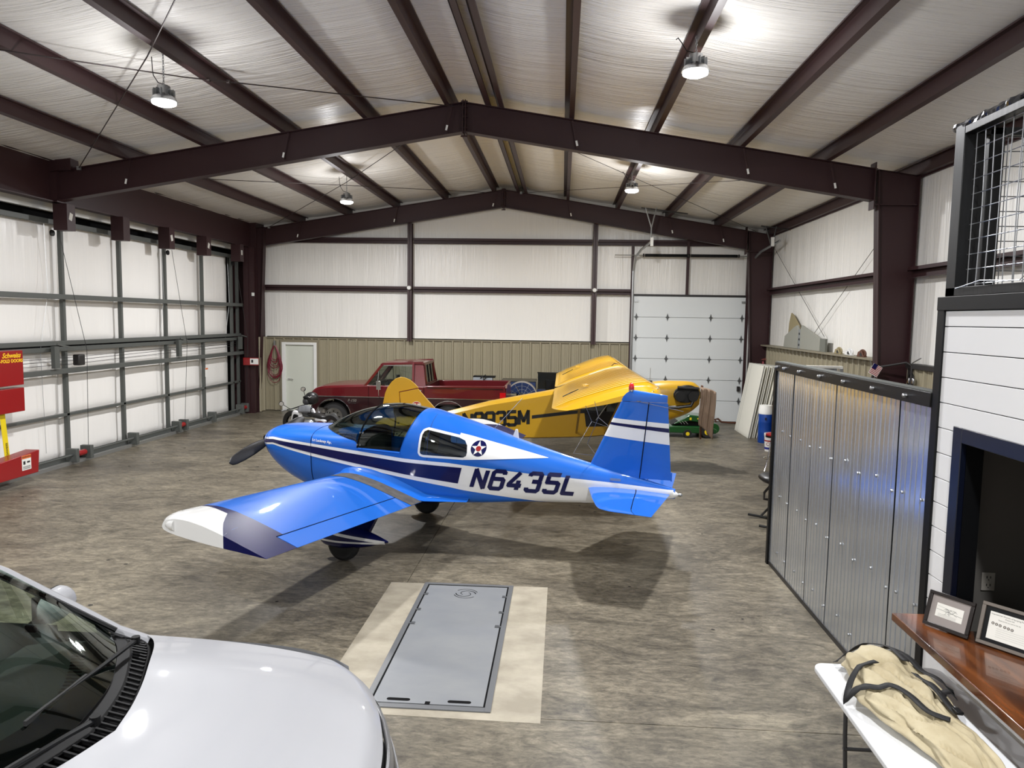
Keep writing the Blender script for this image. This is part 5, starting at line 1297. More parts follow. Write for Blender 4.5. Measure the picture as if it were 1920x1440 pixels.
# ---------------- white vehicle in the foreground ----------------
M_vw = mat('white car paint', (164, 165, 169), .5, coat=.6, spec=.2)
M_plast = mat('black plastic cowl', (5, 5, 6), .6, spec=.2)
M_wsg = glass('green tinted windshield', (178, 198, 184), .12)
sv = thing('white_suv', 'white vehicle with black wiper cowl in the lower left foreground', 'vehicle', (-2.0, 2.9, 0))
OX, OY = -2.0, 2.9
# cowl line (hood rear edge) and nose line, given on the far half and mirrored
def xc(d):   return tab([(0, -1.885), (.2, -1.935), (.45, -2.03), (.75, -2.17), (.92, -2.28), (1.0, -2.37)], abs(d), True)
def xn(d):   return tab([(0, -.765), (.25, -.79), (.45, -.825), (.66, -.895), (.82, -.96), (.92, -1.02), (1.0, -1.10), (1.06, -1.19)], abs(d), True)
def hoodz(x, d):
    base = tab([(-2.5, 1.275), (-1.9, 1.255), (-1.5, 1.215), (-1.2, 1.155), (-1.0, 1.08), (-.85, 1.02), (-.76, .975)], x, True)
    side = .05*abs(d)**2+.05*max(0, abs(d)-.75)**1.3*4; ridge = .012*math.exp(-((abs(d)-.62)/.13)**2)
    return base-side*.8+ridge
def sed(x):      # half width of the hood edge along x
    return tab([(-2.5, 1.04), (-2.0, 1.055), (-1.5, 1.10), (-1.33, 1.09), (-1.2, 1.06), (-1.08, .99), (-1.0, .91), (-.93, .78), (-.88, .66), (-.83, .45), (-.765, .02)], x, True)
def hoodf(u, v):
    d = 2*v-1; dd = d*1.0
    x0 = xc(dd); 
    W_ = 1.06; yy = d*W_; x1 = xn(yy); x = lerp(x0, x1, u**.9)
    return (x-OX, OY+yy-OY, hoodz(x, yy) - .03*max(0, (u-.9)/.1)**2)
hd = MB().grid(hoodf, 48, 48).build('hood', M_vw, sv, smooth=True, ang=180)
MB().grid(hoodf, 20, 20).build('hood_underside', M_plast, sv).location = (0, 0, -.03)
for s in (-1, 1):
    # fenders: from the hood side edge down
    def fen(u, v):
        x = lerp(-2.9, -1.17, u); yy = sed(x)*1.0; yy = max(yy, 1.05) if x < -1.3 else yy
        zt_ = hoodz(max(x, -2.5), 1.06)
        k = v; y = yy+.0+.07*sin(min(1, k*1.4)*pi/2); z = lerp(zt_, .45, k**1.15)
        return (x-OX, s*y, z)
    MB().grid(fen, 24, 14).build('fender', M_vw, sv, smooth=True, ang=180)
    def dor(u, v):
        x = lerp(-5.2, -2.9, u); k = v; y = 1.05+.07*sin(min(1, k*1.4)*pi/2); return (x-OX, s*y, lerp(1.23, .4, k))
    MB().grid(dor, 10, 8).build('door', M_vw, sv, smooth=True, ang=180)
    MB().lathe([(.1, -.12), (.33, -.13), (.4, -.1), (.41, 0), (.4, .1), (.33, .13), (.1, .12)], (-1.75-OX, s*.92, .41), 'y', 30).build('tire', M_rubber, sv, smooth=True)
    MB().lathe([(.1, -.12), (.33, -.13), (.4, -.1), (.41, 0), (.4, .1), (.33, .13), (.1, .12)], (-4.7-OX, s*.92, .41), 'y', 30).build('tire', M_rubber, sv, smooth=True)
    # A pillar, roof rail, mirror
    MB().tube([(-2.34-OX, s*1.05, 1.16), (-2.52-OX, s*1.03, 1.225), (-2.78-OX, s*.96, 1.40), (-3.07-OX, s*.88, 1.59), (-3.3-OX, s*.82, 1.70), (-3.6-OX, s*.78, 1.78)], [.03, .03, .032, .035, .04, .04], 8).build('windshield_pillar', M_vw, sv, smooth=True)
    MB().tube([(-2.5-OX, s*.985, 1.245), (-2.76-OX, s*.915, 1.415), (-3.05-OX, s*.835, 1.60), (-3.3-OX, s*.77, 1.72)], .014, 6).build('windshield_seal', M_black, sv, smooth=True)
    def mir(u, v):
        a = v*2*pi; t = lerp(-1, 1, u); r = sqrt(max(.0, 1-abs(t)**2.6)); return (-3.06-OX+.09*r*cos(a)*(1.2 if cos(a) > 0 else .35), s*(1.24+.14*t), 1.27+.10*r*sin(a)+.01*t)
    MB().grid(mir, 16, 20).build('side_mirror', M_vw, sv, smooth=True, ang=180)
    MB().box(-3.12-OX, -3.09-OX, min(s*1.13, s*1.36), max(s*1.13, s*1.36), 1.2, 1.35).build('mirror_glass', M_black, sv, bevel=.01)
    MB().bar((-3.06-OX, s*1.04, 1.2), (-3.06-OX, s*1.18, 1.22), .06, .04).build('mirror_stalk', M_black, sv)
# front end: grille, bumper, lamps
def front(z0, z1, x0, dn, m, name, ext=1.0):
    def f(u, v):
        d = lerp(-1.02, 1.02, u)*ext; return (xn(d)+x0+dn*v-OX, d, lerp(z0, z1, v))
    return MB().grid(f, 40, 4).build(name, m, sv, smooth=True, ang=180, solid=.02)
front(.95, .74, .006, .03, M_dark, 'grille_void'); front(.945, .90, .03, .025, mat('grille silver', (128, 128, 130), .35, metal=.5), 'grille_bar'); front(.90, .80, .055, .02, mat('grille dark chrome', (70, 71, 73), .35, metal=.5), 'grille_bar')
front(.80, .77, .085, .01, MATS['grille silver'], 'grille_bar'); front(.74, .55, .06, .05, M_plast, 'lower_grille'); front(.64, .36, .10, .02, M_vw, 'front_bumper', 1.04)
for s in (-1, 1):
    MB().grid(lambda u, v: (xn(lerp(.72, 1.0, u))+.035+.02*v-OX, s*lerp(.72, 1.03, u), lerp(.93, .78, v)), 8, 4).build('headlight', MATS['clear plastic'], sv, smooth=True, solid=.01)
# cowl grille with ribs
def cowlp(u, v, dz=0):
    d = lerp(-1.0, 1.0, u); a = xc(d)-.0; b_ = xg(d); return (lerp(a, b_, v)-OX, d*1.02, hoodz(a, d)-.03+.018*v-dz)
def xg(d): return tab([(0, -2.06), (.3, -2.12), (.5, -2.20), (.8, -2.38), (1.0, -2.55)], abs(d), True)
MB().grid(lambda u, v: cowlp(u, v, .03), 40, 4).build('cowl_tray', M_dark, sv, smooth=True)
mb = MB()
for k in range(46):
    u = (k+.5)/46; a, b_ = Vector(cowlp(u, .12)), Vector(cowlp(u+.006, .62)); mb.bar(a, b_, .011, .012)
mb.tube([cowlp(k/40, .62) for k in range(41)], .008, 5); mb.tube([cowlp(k/40, .06) for k in range(41)], .008, 5)
o = mb.build('cowl_ribs', M_plast, sv); o['kind'] = 'stuff'
MB().grid(lambda u, v: (lambda p: (p[0], p[1], p[2]+.004))(cowlp(u, lerp(.66, 1.06, v))), 40, 3).build('cowl_shelf', M_plast, sv, smooth=True)
for c in (.0, .93):
    pass
# windshield
def wsf(u, v, inset=0):
    d = lerp(-1, 1, u); b_ = Vector((xg(d)-OX-.0, d*.985, 1.262-.02*d*d)); t = Vector((-3.34-OX+.12*(d*d), d*.77, 1.80-.05*d*d)); p = b_.lerp(t, v); p.z += .03*sin(pi*v)*(1-.3*d*d); p.z -= inset; return p
MB().grid(wsf, 36, 16).build('windshield', M_wsg, sv, smooth=True, ang=180)
MB().grid(lambda u, v: wsf(u, lerp(0, .10, v)) + Vector((0, 0, -.004)), 36, 2).build('windshield_frit', M_black, sv, smooth=True)
MB().grid(lambda u, v: (lerp(-3.36, -5.3, u)-OX, lerp(-.8, .8, v), 1.80+.03*sin(pi*v)), 8, 8).build('roof', M_vw, sv, smooth=True, ang=180, solid=.03)
M_dash = mat('dashboard black', (62, 66, 65), .7)
def dash(u, v):
    d = lerp(-.9, .9, u); x = lerp(xg(d)-.06, -3.0, v); return (x-OX, d, 1.215-.05*v**2-(.4 if v > .98 else 0))
MB().grid(dash, 30, 20).build('dashboard', M_dash, sv, smooth=True)
mb = MB()
for k in range(44):
    d = lerp(-.72, .72, k/43); x = xg(d)-.22; mb.box(x-OX-.035, x-OX+.035, d-.006, d+.006, 1.206, 1.2165)
o = mb.build('defrost_vent', M_dark, sv); o['kind'] = 'stuff'
MB().tube([(-2.95-OX+.05*sin(a), -.42+.19*cos(a), 1.16+.17*sin(a)) for a in [k*2*pi/24 for k in range(24)]], .016, 8, closed=True).build('steering_wheel', M_black, sv, smooth=True)
M_seat = mat('grey leather', (120, 122, 120), .6)
for s in (-1, 1):
    MB().box(-3.95-OX, -3.7-OX, s*.42-.26, s*.42+.26, .7, 1.4).build('seat', M_seat, sv, bevel=.06, seg=3); MB().box(-3.9-OX, -3.8-OX, s*.42-.13, s*.42+.13, 1.42, 1.6).build('headrest', M_seat, sv, bevel=.04, seg=3)
MB().box(-5.2-OX, -2.95-OX, -.9, .9, .4, .45).build('cabin_floor', M_dash, sv); MB().box(-5.25-OX, -5.2-OX, -.95, .95, .4, 1.75).build('tailgate', M_vw, sv)
MB().box(-2.7-OX, -1.2-OX, -.9, .9, .45, .9).build('engine_bay', M_dark, sv)
MB().lathe([(.09, -.01), (.09, .01)], (-3.16-OX, 0, 1.6), 'x', 4).build('rear_view_mirror', M_black, sv)
# wipers
def wiper(base, elbow, tip0, tip1, nm='wiper'):
    t = MB().tube([base, elbow, ((Vector(tip0)+Vector(tip1))/2)], [.014, .011, .006], 7).build('wiper_arm', M_black, sv, smooth=True)
    MB().bar(tip0, tip1, .014, .022).build('wiper_blade', M_rubber, t)
    MB().lathe([(.022, -.02), (.022, .02)], base, 'z', 12).build('wiper_nut', M_plast, t)
def L_(x, y, z): return (x-OX, y-OY, z)
wiper(L_(-2.26, 3.68, 1.29), L_(-2.235, 3.36, 1.305), L_(-2.24, 3.24, 1.31), L_(-2.20, 2.78, 1.335))
wiper(L_(-1.975, 2.90, 1.295), L_(-2.0, 2.72, 1.315), L_(-2.02, 2.62, 1.325), L_(-2.12, 2.1, 1.345))
# ---------------- motorcycle ----------------
mc = thing('motorcycle', 'white and black motorcycle parked in front of the walk door and truck bumper', 'motorcycle', (-6.3, 17.7, 0))
M_mw = mat('motorcycle white', (225, 226, 228), .25, coat=.6)
M_or = mat('orange part', (200, 110, 40), .4)
for x, y in ((-.45, .3), (.75, -.3)):
    o = MB().lathe([(.2, -.03), (.26, -.05), (.31, -.045), (.33, 0), (.31, .045), (.26, .05), (.2, .03)], (0,0,0), 'y', 26, caps=False).build('wheel', M_rubber, mc, smooth=True); o.location = (x, y, .33); o.rotation_euler = (0, 0, -.46)
    h = MB().lathe([(.03, -.06), (.06, -.03), (.06, .03), (.03, .06)], (0,0,0), 'y', 12)
    for k in range(9): h.bar((0,0,0), (.22*cos(k*.7), 0, .22*sin(k*.7)), .008, .008)
    h.build('hub', M_alum, o)
mb = MB(); mb.tube([(-.45, .3, .33), (-.32, .24, .7)], .025); mb.tube([(-.40, .24, .33), (-.27, .18, .7)], .025); mb.build('fork', M_alum, mc)
MB().tube([(-.45, -.2, .73), (-.33, -.05, .74), (-.22, .3, .78), (-.12, .55, .8)], .014, 8).build('handlebar', M_black, mc)
MB().tube([(-.5, -.3, .72), (-.43, -.17, .73)], .02, 8).build('grip', M_alum, mc)
for p, q in (((-.36, -.1, .74), (-.55, -.18, .88)), ((-.1, .42, .8), (-.17, .3, 1.2))):
    m_ = MB(); q_ = Vector(q); m_.tube([p, lerp(Vector(p), q_, .6), q_], .008, 6); m_.build('mirror_stem', M_black, mc)
    o = MB().lathe([(.001, -.012), (.05, -.012), (.062, 0), (.055, .012), (.001, .014)], (0,0,0), 'y', 18).build('mirror', M_black, mc, smooth=True); o.location = q; o.rotation_euler = (.2, 0, .3)
    o = MB().lathe([(.05, -.014), (.05, -.0125)], (0,0,0), 'y', 18).build('mirror_glass', M_chrome, mc); o.location = q; o.rotation_euler = (.2, 0, .3)
def blob(c, r, nm, m, par=mc, n=3.0, nz=1.0, rot=None):
    def f(u, v):
        a, b_ = v*2*pi, (u-.5)*pi; ca, sa, cb_, sb = cos(a), sin(a), cos(b_), sin(b_)
        e = 2/n; g = lambda q: math.copysign(abs(q)**e, q)
        return (r[0]*g(cb_)*g(ca), r[1]*g(cb_)*g(sa), r[2]*g(sb))
    o = MB().grid(f, 14, 22).build(nm, m, par, smooth=True, ang=180); o.location = c
    if rot: o.rotation_euler = rot
    return o
blob((-.02, .1, .66), (.24, .15, .12), 'fuel_tank', mat('tank grey', (92, 94, 96), .35), rot=(0, .2, -.46))
blob((.32, -.1, .60), (.3, .13, .06), 'seat', M_blk3, rot=(0, .12, -.46))
blob((-.22, -.02, .52), (.15, .05, .17), 'fairing', M_mw, n=4, rot=(0, .2, -.3)); blob((-.24, -.07, .50), (.08, .03, .11), 'fairing_inset', M_black, n=4, rot=(0, .2, -.3))
blob((.2, -.05, .66), (.07, .03, .1), 'side_panel', M_mw, n=4, rot=(0, -.5, -.46)); blob((.45, -.22, .50), (.18, .06, .04), 'tail_panel', M_mw, n=4, rot=(0, .1, -.46))
blob((.5, -.28, .44), (.14, .05, .05), 'tail_lens', mat('smoke lens', (60, 20, 20), .2), n=3); blob((.62, -.2, .52), (.07, .04, .03), 'rear_indicator', M_or); blob((.1, -.2, .36), (.2, .12, .16), 'engine', M_alum, n=4)
MB().tube([(.15, -.25, .25), (.5, -.4, .3), (.8, -.5, .35)], .04, 8).build('exhaust', M_or, mc, smooth=True)
MB().tube([(.15, -.2, .35), (.3, -.42, .0)], .012, 6).build('side_stand', M_darksteel, mc)
hl = thing('helmet', 'black full face helmet resting on the motorcycle tank', 'helmet', (-6.2, 17.85, .96))
blob((0, 0, .03), (.17, .15, .16), 'shell', M_blk3, hl, n=2.2); blob((-.11, -.04, -.04), (.1, .11, .09), 'chin_guard', mat('helmet grey', (60, 60, 62), .4), hl, n=2.4); blob((-.1, -.05, .06), (.09, .11, .04), 'visor', M_black, hl)
MB().tube([(-.04, -.15, .09), (.0, -.155, .07), (.04, -.15, .1)], .006, 5).build('decal', M_acw, hl)
jk = tag(MB().grid(lambda u, v: (-6.27+lerp(-.15, .15, u), 17.6+lerp(-.12, .12, v), .80+.05*sin(pi*u)*sin(pi*v)+.02*noise.noise(Vector((u*5, v*5, 1)))-.12*abs(2*v-1)**3), 20, 20).build('jacket', mat('grey cloth', (100, 102, 105), .9), smooth=True, ang=180, solid=.01),
         'folded grey jacket laid over the motorcycle handlebar', 'jacket')

# ---------------- green mower ----------------
M_jg = mat('mower green', (10, 74, 26), .3, coat=.6); M_jy = mat('mower yellow', (236, 208, 30), .4)
mw = thing('mower_deck', 'green tow behind mower deck with small black wheels under the yellow airplane nose', 'mower', (3.4, 19.9, 0))
MB().prism([(-.55, .12), (-.62, .2), (-.5, .3), (.55, .3), (.72, .22), (.7, .12)], -.5, .5, 'y').build('deck', M_jg, mw, bevel=.02)
MB().prism([(-.4, .34), (.0, .60), (.42, .56), (.48, .36), (.3, .4), (.0, .44)], -.45, .3, 'y').build('hood_shield', M_jg, mw, bevel=.02)
MB().prism([(-.45, .3), (-.3, .42), (.45, .40), (.45, .3)], -.3, .3, 'y').build('gear_housing', M_black, mw)
for x in (-.2, -.12, -.04): MB().bar((x, -.46, .36), (x-.08, -.46, .44), .03, .004).build('warning_label', M_label, mw)
for x, y, r in ((-.72, -.45, .14), (.46, -.5, .17), (-.05, -.5, .11), (.46, .5, .17), (-.72, .45, .14)):
    o = MB().lathe([(r*.5, -.05), (r*.9, -.055), (r, 0), (r*.9, .055), (r*.5, .05)], (x, y, r), 'y', 22).build('wheel', M_rubber, mw, smooth=True)
    MB().lathe([(r*.45, -.052), (r*.5, -.04)], (x, y, r), 'y', 16).build('hub', M_jy, o)
MB().lathe([(.03, -.1), (.14, -.1), (.15, 0), (.14, .1), (.03, .1)], (.72, 0, .2), 'y', 20).build('roller', M_jg, mw, smooth=True)
MB().box(.2, .32, -.47, -.455, .49, .52).build('maker_label', M_jy, mw); MB().box(-.0, .05, -.47, -.455, .47, .53).build('maker_emblem', M_jy, mw)
cr = thing('rope', 'rolled brown strap lying on the floor by the overhead door', 'strap', (5.0, 22.3, 0))
MB().tube([(-.3, 0, .05), (-.35, .02, .12), (-.25, .03, .14), (-.15, 0, .05), (.1, 0, .035), (.3, .02, .03)], .03, 8).build('strap_coil', mat('brown strap', (92, 56, 40), .8), cr, smooth=True)

# ---------------- clutter along the far wall ----------------
t = thing('battery_charger', 'grey and black charger box standing behind the truck bed', 'charger', (-2.32, 22.1, 0))
MB().box(-.32, .32, -.2, .2, 0, 1.12).build('cart', M_darksteel, t); MB().box(-.32, -.02, -.22, .1, 1.12, 1.27).build('box', mat('pale grey case', (150, 155, 160), .4), t, bevel=.01); MB().box(.02, .26, -.22, .1, 1.12, 1.26).build('box', MATS['pale grey case'], t, bevel=.01)
MB().box(-.33, .33, -.1, .2, 1.26, 1.31).build('lid', M_black, t); MB().tube([(-.1, -.24, 1.25), (.0, -.24, 1.32), (.06, -.24, 1.36), (.1, -.24, 1.3), (.0, -.25, 1.2), (.05, -.25, 1.1)], .015, 6).build('cable', M_black, t)
t = thing('blue_crate', 'large dark blue steel crate behind the truck tailgate', 'crate', (-1.0, 22.0, 0))
MB().box(-.75, .25, -.35, .35, 0, 1.2).build('case', mat('dark blue steel', (22, 44, 88), .5), t, bevel=.01); MB().box(-.77, .27, -.37, .37, 1.2, 1.235).build('lid', mat('bronze lid', (82, 78, 66), .5), t)
t = thing('shop_fan', 'round grey drum fan behind the truck tailgate', 'fan', (-1.12, 21.2, 0))
MB().lathe([(.42, -.12), (.45, -.11), (.45, .11), (.42, .12), (.42, -.12)], (0, 0, .80), 'y', 40, caps=False).build('drum', mat('fan grey', (140, 132, 122), .5), t, smooth=True)
mb = MB()
for k in range(12): mb.bar((0, -.12, .8), (.43*cos(k*pi/6), -.12, .8+.43*sin(k*pi/6)), .008, .008)
for r in (.12, .22, .32): mb.tube([(r*cos(k*pi/10), -.12, .8+r*sin(k*pi/10)) for k in range(20)], .004, 4, closed=True)
mb.build('guard', M_galv, t)
for k in range(3): MB().obox((.18*cos(k*2.09), 0, .8+.18*sin(k*2.09)), (.3, .1, .02), Matrix.Rotation(-k*2.09, 3, 'Y')).build('fan_blade', M_darksteel, t)
mb = MB(); mb.tube([(-.35, -.2, .03), (-.3, 0, .4)], .02); mb.tube([(.35, -.2, .03), (.3, 0, .4)], .02); mb.tube([(-.4, 0, .03), (.4, 0, .03)], .02); mb.build('stand', M_darksteel, t)
t = thing('equipment_crate', 'olive tan open crate frame between the truck tailgate and the drum fan', 'crate', (-1.36, 20.98, 0))
mb = MB()
for a, b_, c, d in ((-.13, .13, .85, .9), (-.13, .13, .68, .72), (-.13, -.09, 0, .9), (.09, .13, 0, .9)): mb.box(a, b_, -.03, .03, c, d)
mb.box(-.13, .13, -.03, .03, .2, .5); mb.build('frame', mat('olive tan', (150, 142, 118), .6), t)
t = thing('television', 'black flat television and speaker standing on a cabinet behind the yellow wing', 'television', (-.42, 21.8, 0))
MB().box(-.28, .75, -.25, .25, 0, .98).build('cabinet', mat('dark blue steel', (22, 44, 88), .5), t); MB().prism([(-.26, 1.0), (-.26, 1.5), (.7, 1.46), (.7, 1.02)], -.26, -.2, 'y').build('screen', mat('dark screen', (26, 30, 32), .12), t); MB().box(-.02, .7, -.35, -.27, .98, 1.28).build('speaker', M_black, t, bevel=.01); MB().box(-.28, .75, -.2, -.1, 1.46, 1.49).build('bezel', M_darksteel, t)

# hoses on the walls
def hose(loc, label, R, m, turns, axis):
    t = thing('air_hose', label, 'hose', loc)
    for k in range(turns):
        r = R*(1-.06*k)+random.uniform(-.015, .015); hh = random.uniform(.85, 1.35); pts = []
        for i in range(24):
            a = 2*pi*i/24; w_ = r*.30*sin(a)*(1-.55*cos(a)*1.0); z_ = -hh*r*.75*(1-cos(a))
            p = (w_+random.uniform(-.004, .004), -.02-.014*(k % 3), z_) if axis == 'y' else (-.02-.014*(k % 3), w_, z_)
            pts.append(p)
        MB().tube(pts, .011, 5, closed=True).build('hose_loop', m, t)
    if axis == 'y': MB().box(-.02, .02, -.06, .06, -.02, .14).build('hook', M_alum, t)
    else: MB().tube([(.1, -.15, .1), (-.05, -.12, .05), (-.05, .12, .05), (.1, .15, .1)], .01, 5).build('hook', mat('hook rust', (150, 80, 70), .6), t)
    return t
hose((-9.08, YB-.2, 2.1), 'coiled red air hose hanging on the tan wall left of the walk door', .72, mat('red hose', (120, 28, 48), .45), 11, 'y')
hose((XR-.2, 22.2, 1.9), 'small coil of red hose hanging on the right tan wall beside the far column', .4, mat('pale red hose', (150, 66, 72), .5), 7, 'x')

# red boxes of the folding door
t = thing('door_control_box', 'tall red control box on the left folding door with yellow lettering', 'box', (-9.62, 11.9, 0))
MB().box(-.1, .1, -.75, .48, 1.75, 2.36).build('upper_case', M_red, t, bevel=.008); MB().box(-.1, .1, -.75, .48, 1.28, 1.70).build('lower_case', M_red, t, bevel=.008)
M_ylet = mat('yellow lettering', (244, 196, 30), .5)
text('Schweiss', .12, M_ylet, frame_m((.102, .2, 2.275), (0, 1, 0), (0, 0, 1)), t, shear=.35, bold=.003); text('BI-FOLD DOORS', .08, M_ylet, frame_m((.102, .17, 2.18), (0, 1, 0), (0, 0, 1)), t, bold=.003)
t = thing('lift_strap', 'yellow lift strap hanging between the red control box and the red gear box', 'strap', (-9.62, 12.0, 0))
MB().add([(0, -.02, .45), (0, .10, .45), (0, .02, 1.3), (0, -.10, 1.3)], [(0,1,2,3)]).build('webbing', M_yellow, t, solid=.004)
text('SCHWEISS', .06, M_ink, frame_m((.006, .035, .62), (0, -.06, 1), (0, -1, 0)), t)
t = thing('door_gear_box', 'red gear housing with a warning label low on the left folding door', 'box', (-9.45, 11.95, 0))
MB().prism([(-.6, .18), (.42, .18), (.46, .58), (-.6, .5)], -.12, .14, 'x').build('housing', M_red, t, bevel=.01)
MB().box(.141, .144, .02, .24, .28, .54).build('warning_label', M_label, t); MB().box(.1445, .146, .02, .24, .48, .54).build('warning_stripe', MATS['orange print'], t); text('WARNING', .045, M_ink, frame_m((.147, .13, .51), (0, 1, 0), (0, 0, 1)), t, extrude=.0004)
mb = MB(); mb.box(.1445, .146, .05, .1, .38, .44); mb.box(.1445, .146, .14, .21, .4, .43)
for k in range(3): mb.box(.1445, .146, .04, .22, .30+.02*k, .308+.02*k)
mb.build('label_print', M_ink, t)
t = thing('door_control_box', 'small red box with a white label on the column at the far left corner', 'box', (-9.45, 21.95, 1.63))
MB().box(-.3, .16, -.05, .05, -.13, .1).build('case', M_red, t, bevel=.006); MB().box(-.08, .18, -.054, -.051, -.1, .08).build('label', M_label, t); MB().box(-.04, .02, -.056, -.0545, -.05, .04).build('label_print', M_ink, t)
tag(MB().box(-9.5, -9.42, 22.02, 22.04, 3.62, 3.72).build('wall_sticker', M_label), 'tiny white sticker high on the maroon door jamb', 'sticker')

# ---------------- right side items ----------------
M_foam = mat('white foam board', (226, 224, 212), .7); M_foamd = mat('foam board edge', (150, 152, 150), .7)
for i in range(6):
    t = thing('door_panel', ['front', 'second', 'third', 'fourth', 'fifth', 'rearmost'][i]+' white insulated panel of the stack leaning by the overhead door', 'panel', (4.95+.12*i, 20.3+.03*(i % 3), 0), 0, 'white insulated panels leaning on the right wall')
    dx = .33; h = 1.92-.01*i
    def pan(x0, x1, mt_, nm, y0=-.72, y1=.76):
        MB().add([(x0, y0, .0), (x1, y0, .0), (x1, y1, .0), (x0, y1, .0), (x0+dx, y0, h), (x1+dx, y0, h), (x1+dx, y1, h), (x0+dx, y1, h)],
             [(0,3,2,1),(4,5,6,7),(0,1,5,4),(1,2,6,5),(2,3,7,6),(3,0,4,7)]).build(nm, mt_, t, bevel=.004)
    pan(0, .02, M_foam, 'face_skin'); pan(.02, .05, M_foamd, 'foam_core', -.70, .74); pan(.05, .07, M_foam, 'back_skin')
    if i == 0:
        for yy in (.42, .6): MB().add([(-.004, yy, .0), (-.004, yy+.012, .0), (-.004+dx, yy+.012, h), (-.004+dx, yy, h)], [(0,1,2,3)]).build('groove', M_foamd, t)
M_bb = mat('blue drum plastic', (12, 60, 138), .35)
def jug(x, y, r, h, label, m, lid, lidm, z=0):
    t = thing('drum', label, 'drum', (x, y, z))
    MB().lathe([(r*.96, 0), (r, .02), (r, h*.3), (r*1.03, h*.33), (r, h*.36), (r, h*.63), (r*1.03, h*.66), (r, h*.69), (r, h-.03), (r*.95, h)], (0,0,0), 'z', 26).build('body', m, t, smooth=True)
    MB().lathe([(r*1.02, h-.06), (r*1.04, h), (r*.9, h+lid)], (0,0,0), 'z', 26).build('rim', lidm, t, smooth=True)
    return t
a = jug(5.22, 18.95, .17, .80, 'narrow blue drum with white top beside the leaning white panels', M_bb, .16, M_label)
b_ = jug(5.62, 18.7, .24, .80, 'wide blue drum with grey lid beside the narrow blue drum', M_bb, .10, mat('grey lid', (128, 130, 132), .5))
MB().box(-.06, -.02, -.18, -.172, .6, .66).build('label_print', M_ink, a)
MB().lathe([(.06, 0), (.05, .12)], (.05, 0, .9), 'z', 12).build('pump_cap', M_red, b_)
t = thing('oil_jug', 'yellow oil jug standing behind the blue drums', 'jug', (5.75, 19.2, 0)); MB().box(-.12, .12, -.08, .08, 1.1, 1.5).build('body', mat('oil yellow', (222, 196, 40), .4), t, bevel=.03); MB().lathe([(.03, 1.5), (.03, 1.56)], (.05, 0, 0), 'z', 10).build('cap', M_black, t); MB().box(-.2, .3, -.15, .15, 0, 1.1).build('shelf_box', M_darksteel, t)
t = thing('pail', 'white five gallon pail with red and blue print behind the corrugated partition edge', 'pail', (5.02, 17.7, 0))
MB().lathe([(.13, 0), (.15, .36), (.155, .37), (.155, .42), (.15, .43), (.01, .43)], (0,0,0), 'z', 26).build('body', M_acw, t, smooth=True)
MB().lathe([(.1355, .05), (.138, .1)], (0,0,0), 'z', 26, caps=False).build('blue_band', mat('print blue', (30, 40, 130), .5), t); MB().lathe([(.146, .24), (.1475, .27)], (0,0,0), 'z', 26, caps=False).build('red_band', M_red, t)
text('CO', .11, M_red, frame_m((-.06, -.139, .18), (1, -.3, 0), (0, 0, 1)), t)
t = thing('bar_stool', 'chrome bar stool with red seat behind the corrugated partition edge', 'stool', (4.42, 15.3, 0))
MB().lathe([(.15, .70), (.18, .72), (.18, .77), (.15, .79), (.01, .795)], (0,0,0), 'z', 28).build('seat', M_red, t, smooth=True); MB().lathe([(.182, .70), (.182, .74)], (0,0,0), 'z', 28, caps=False).build('seat_band', M_black, t)
for k in range(4): a = k*pi/2+.5; MB().tube([(.08*cos(a), .08*sin(a), .7), (.15*cos(a), .15*sin(a), .3), (.24*cos(a), .24*sin(a), .01)], .013, 7).build('leg', M_chrome, t, smooth=True)
MB().tube([(.2*cos(k*pi/12), .2*sin(k*pi/12), .26) for k in range(24)], .01, 6, closed=True).build('foot_ring', M_chrome, t, smooth=True)
t = thing('exercise_bench', 'black padded seat on bent tube legs half hidden by the corrugated partition', 'bench', (3.28, 11.2, 0))
def benchpad(u, v):
    a = v*2*pi; t_ = lerp(-1, 1, u); r = sqrt(max(0, 1-abs(t_)**3)); return (-.02+.22*r*cos(a)*1.0, .28*t_, .70+.075*r*sin(a))
MB().grid(benchpad, 18, 22).build('seat', M_blk3, t, smooth=True, ang=180)
MB().tube([(.02, -.05, .85), (.1, -.05, .9)], .035, 8).build('back_pad', M_blk3, t, smooth=True); MB().tube([(.05, 0, .7), (-.02, 0, .84), (.04, 0, .88)], .015, 6).build('back_tube', M_darksteel, t)
MB().tube([(-.05, 0, .62), (-.16, .0, .48), (-.16, 0, .38), (.0, 0, .36)], .02, 8).build('frame_tube', M_darksteel, t, smooth=True)
blob((.06, 0, .34), (.12, .1, .09), 'hub_cover', M_tleg, t)
for dy in (.3, -.35):
    MB().tube([(.12, dy, .3), (-.12, dy, .03)], .018, 8).build('leg', M_darksteel, t, smooth=True); MB().tube([(-.3, dy+.05, .045), (.0, dy-.05, .02)], .02, 8).build('foot_bar', M_rubber, t, smooth=True)

# items on and over the right wainscot ledge
M_duct = mat('bare fabric grey', (150, 150, 140), .6); M_kh = mat('khaki fabric', (150, 138, 104), .7)
t = thing('airplane_tail_part', 'pair of grey unpainted control surfaces standing on the right wall ledge', 'airplane part', (XR-.17, 18.6, 2.4))
MB().prism([(1.8, 0), (1.72, .3), (.95, .55), (.72, .6), (.62, .5), (.62, 0)], -.03, .03, 'x').build('surface', M_duct, t, bevel=.01)
MB().prism([(.42, 0), (.42, .5), (.36, .6), (-.9, .33), (-1.0, .25), (-1.0, 0)], -.03, .03, 'x').build('surface', M_duct, t, bevel=.01)
sp_ = MB().box(-.02, .02, .44, .6, .0, .5).build('spar', M_alum, t)
mb = MB()
for k in range(3): mb.lathe([(.03, -.024), (.03, -.02)], (0, .52, .1+.14*k), 'x', 10)
mb.build('lightening_holes', M_dark, sp_)
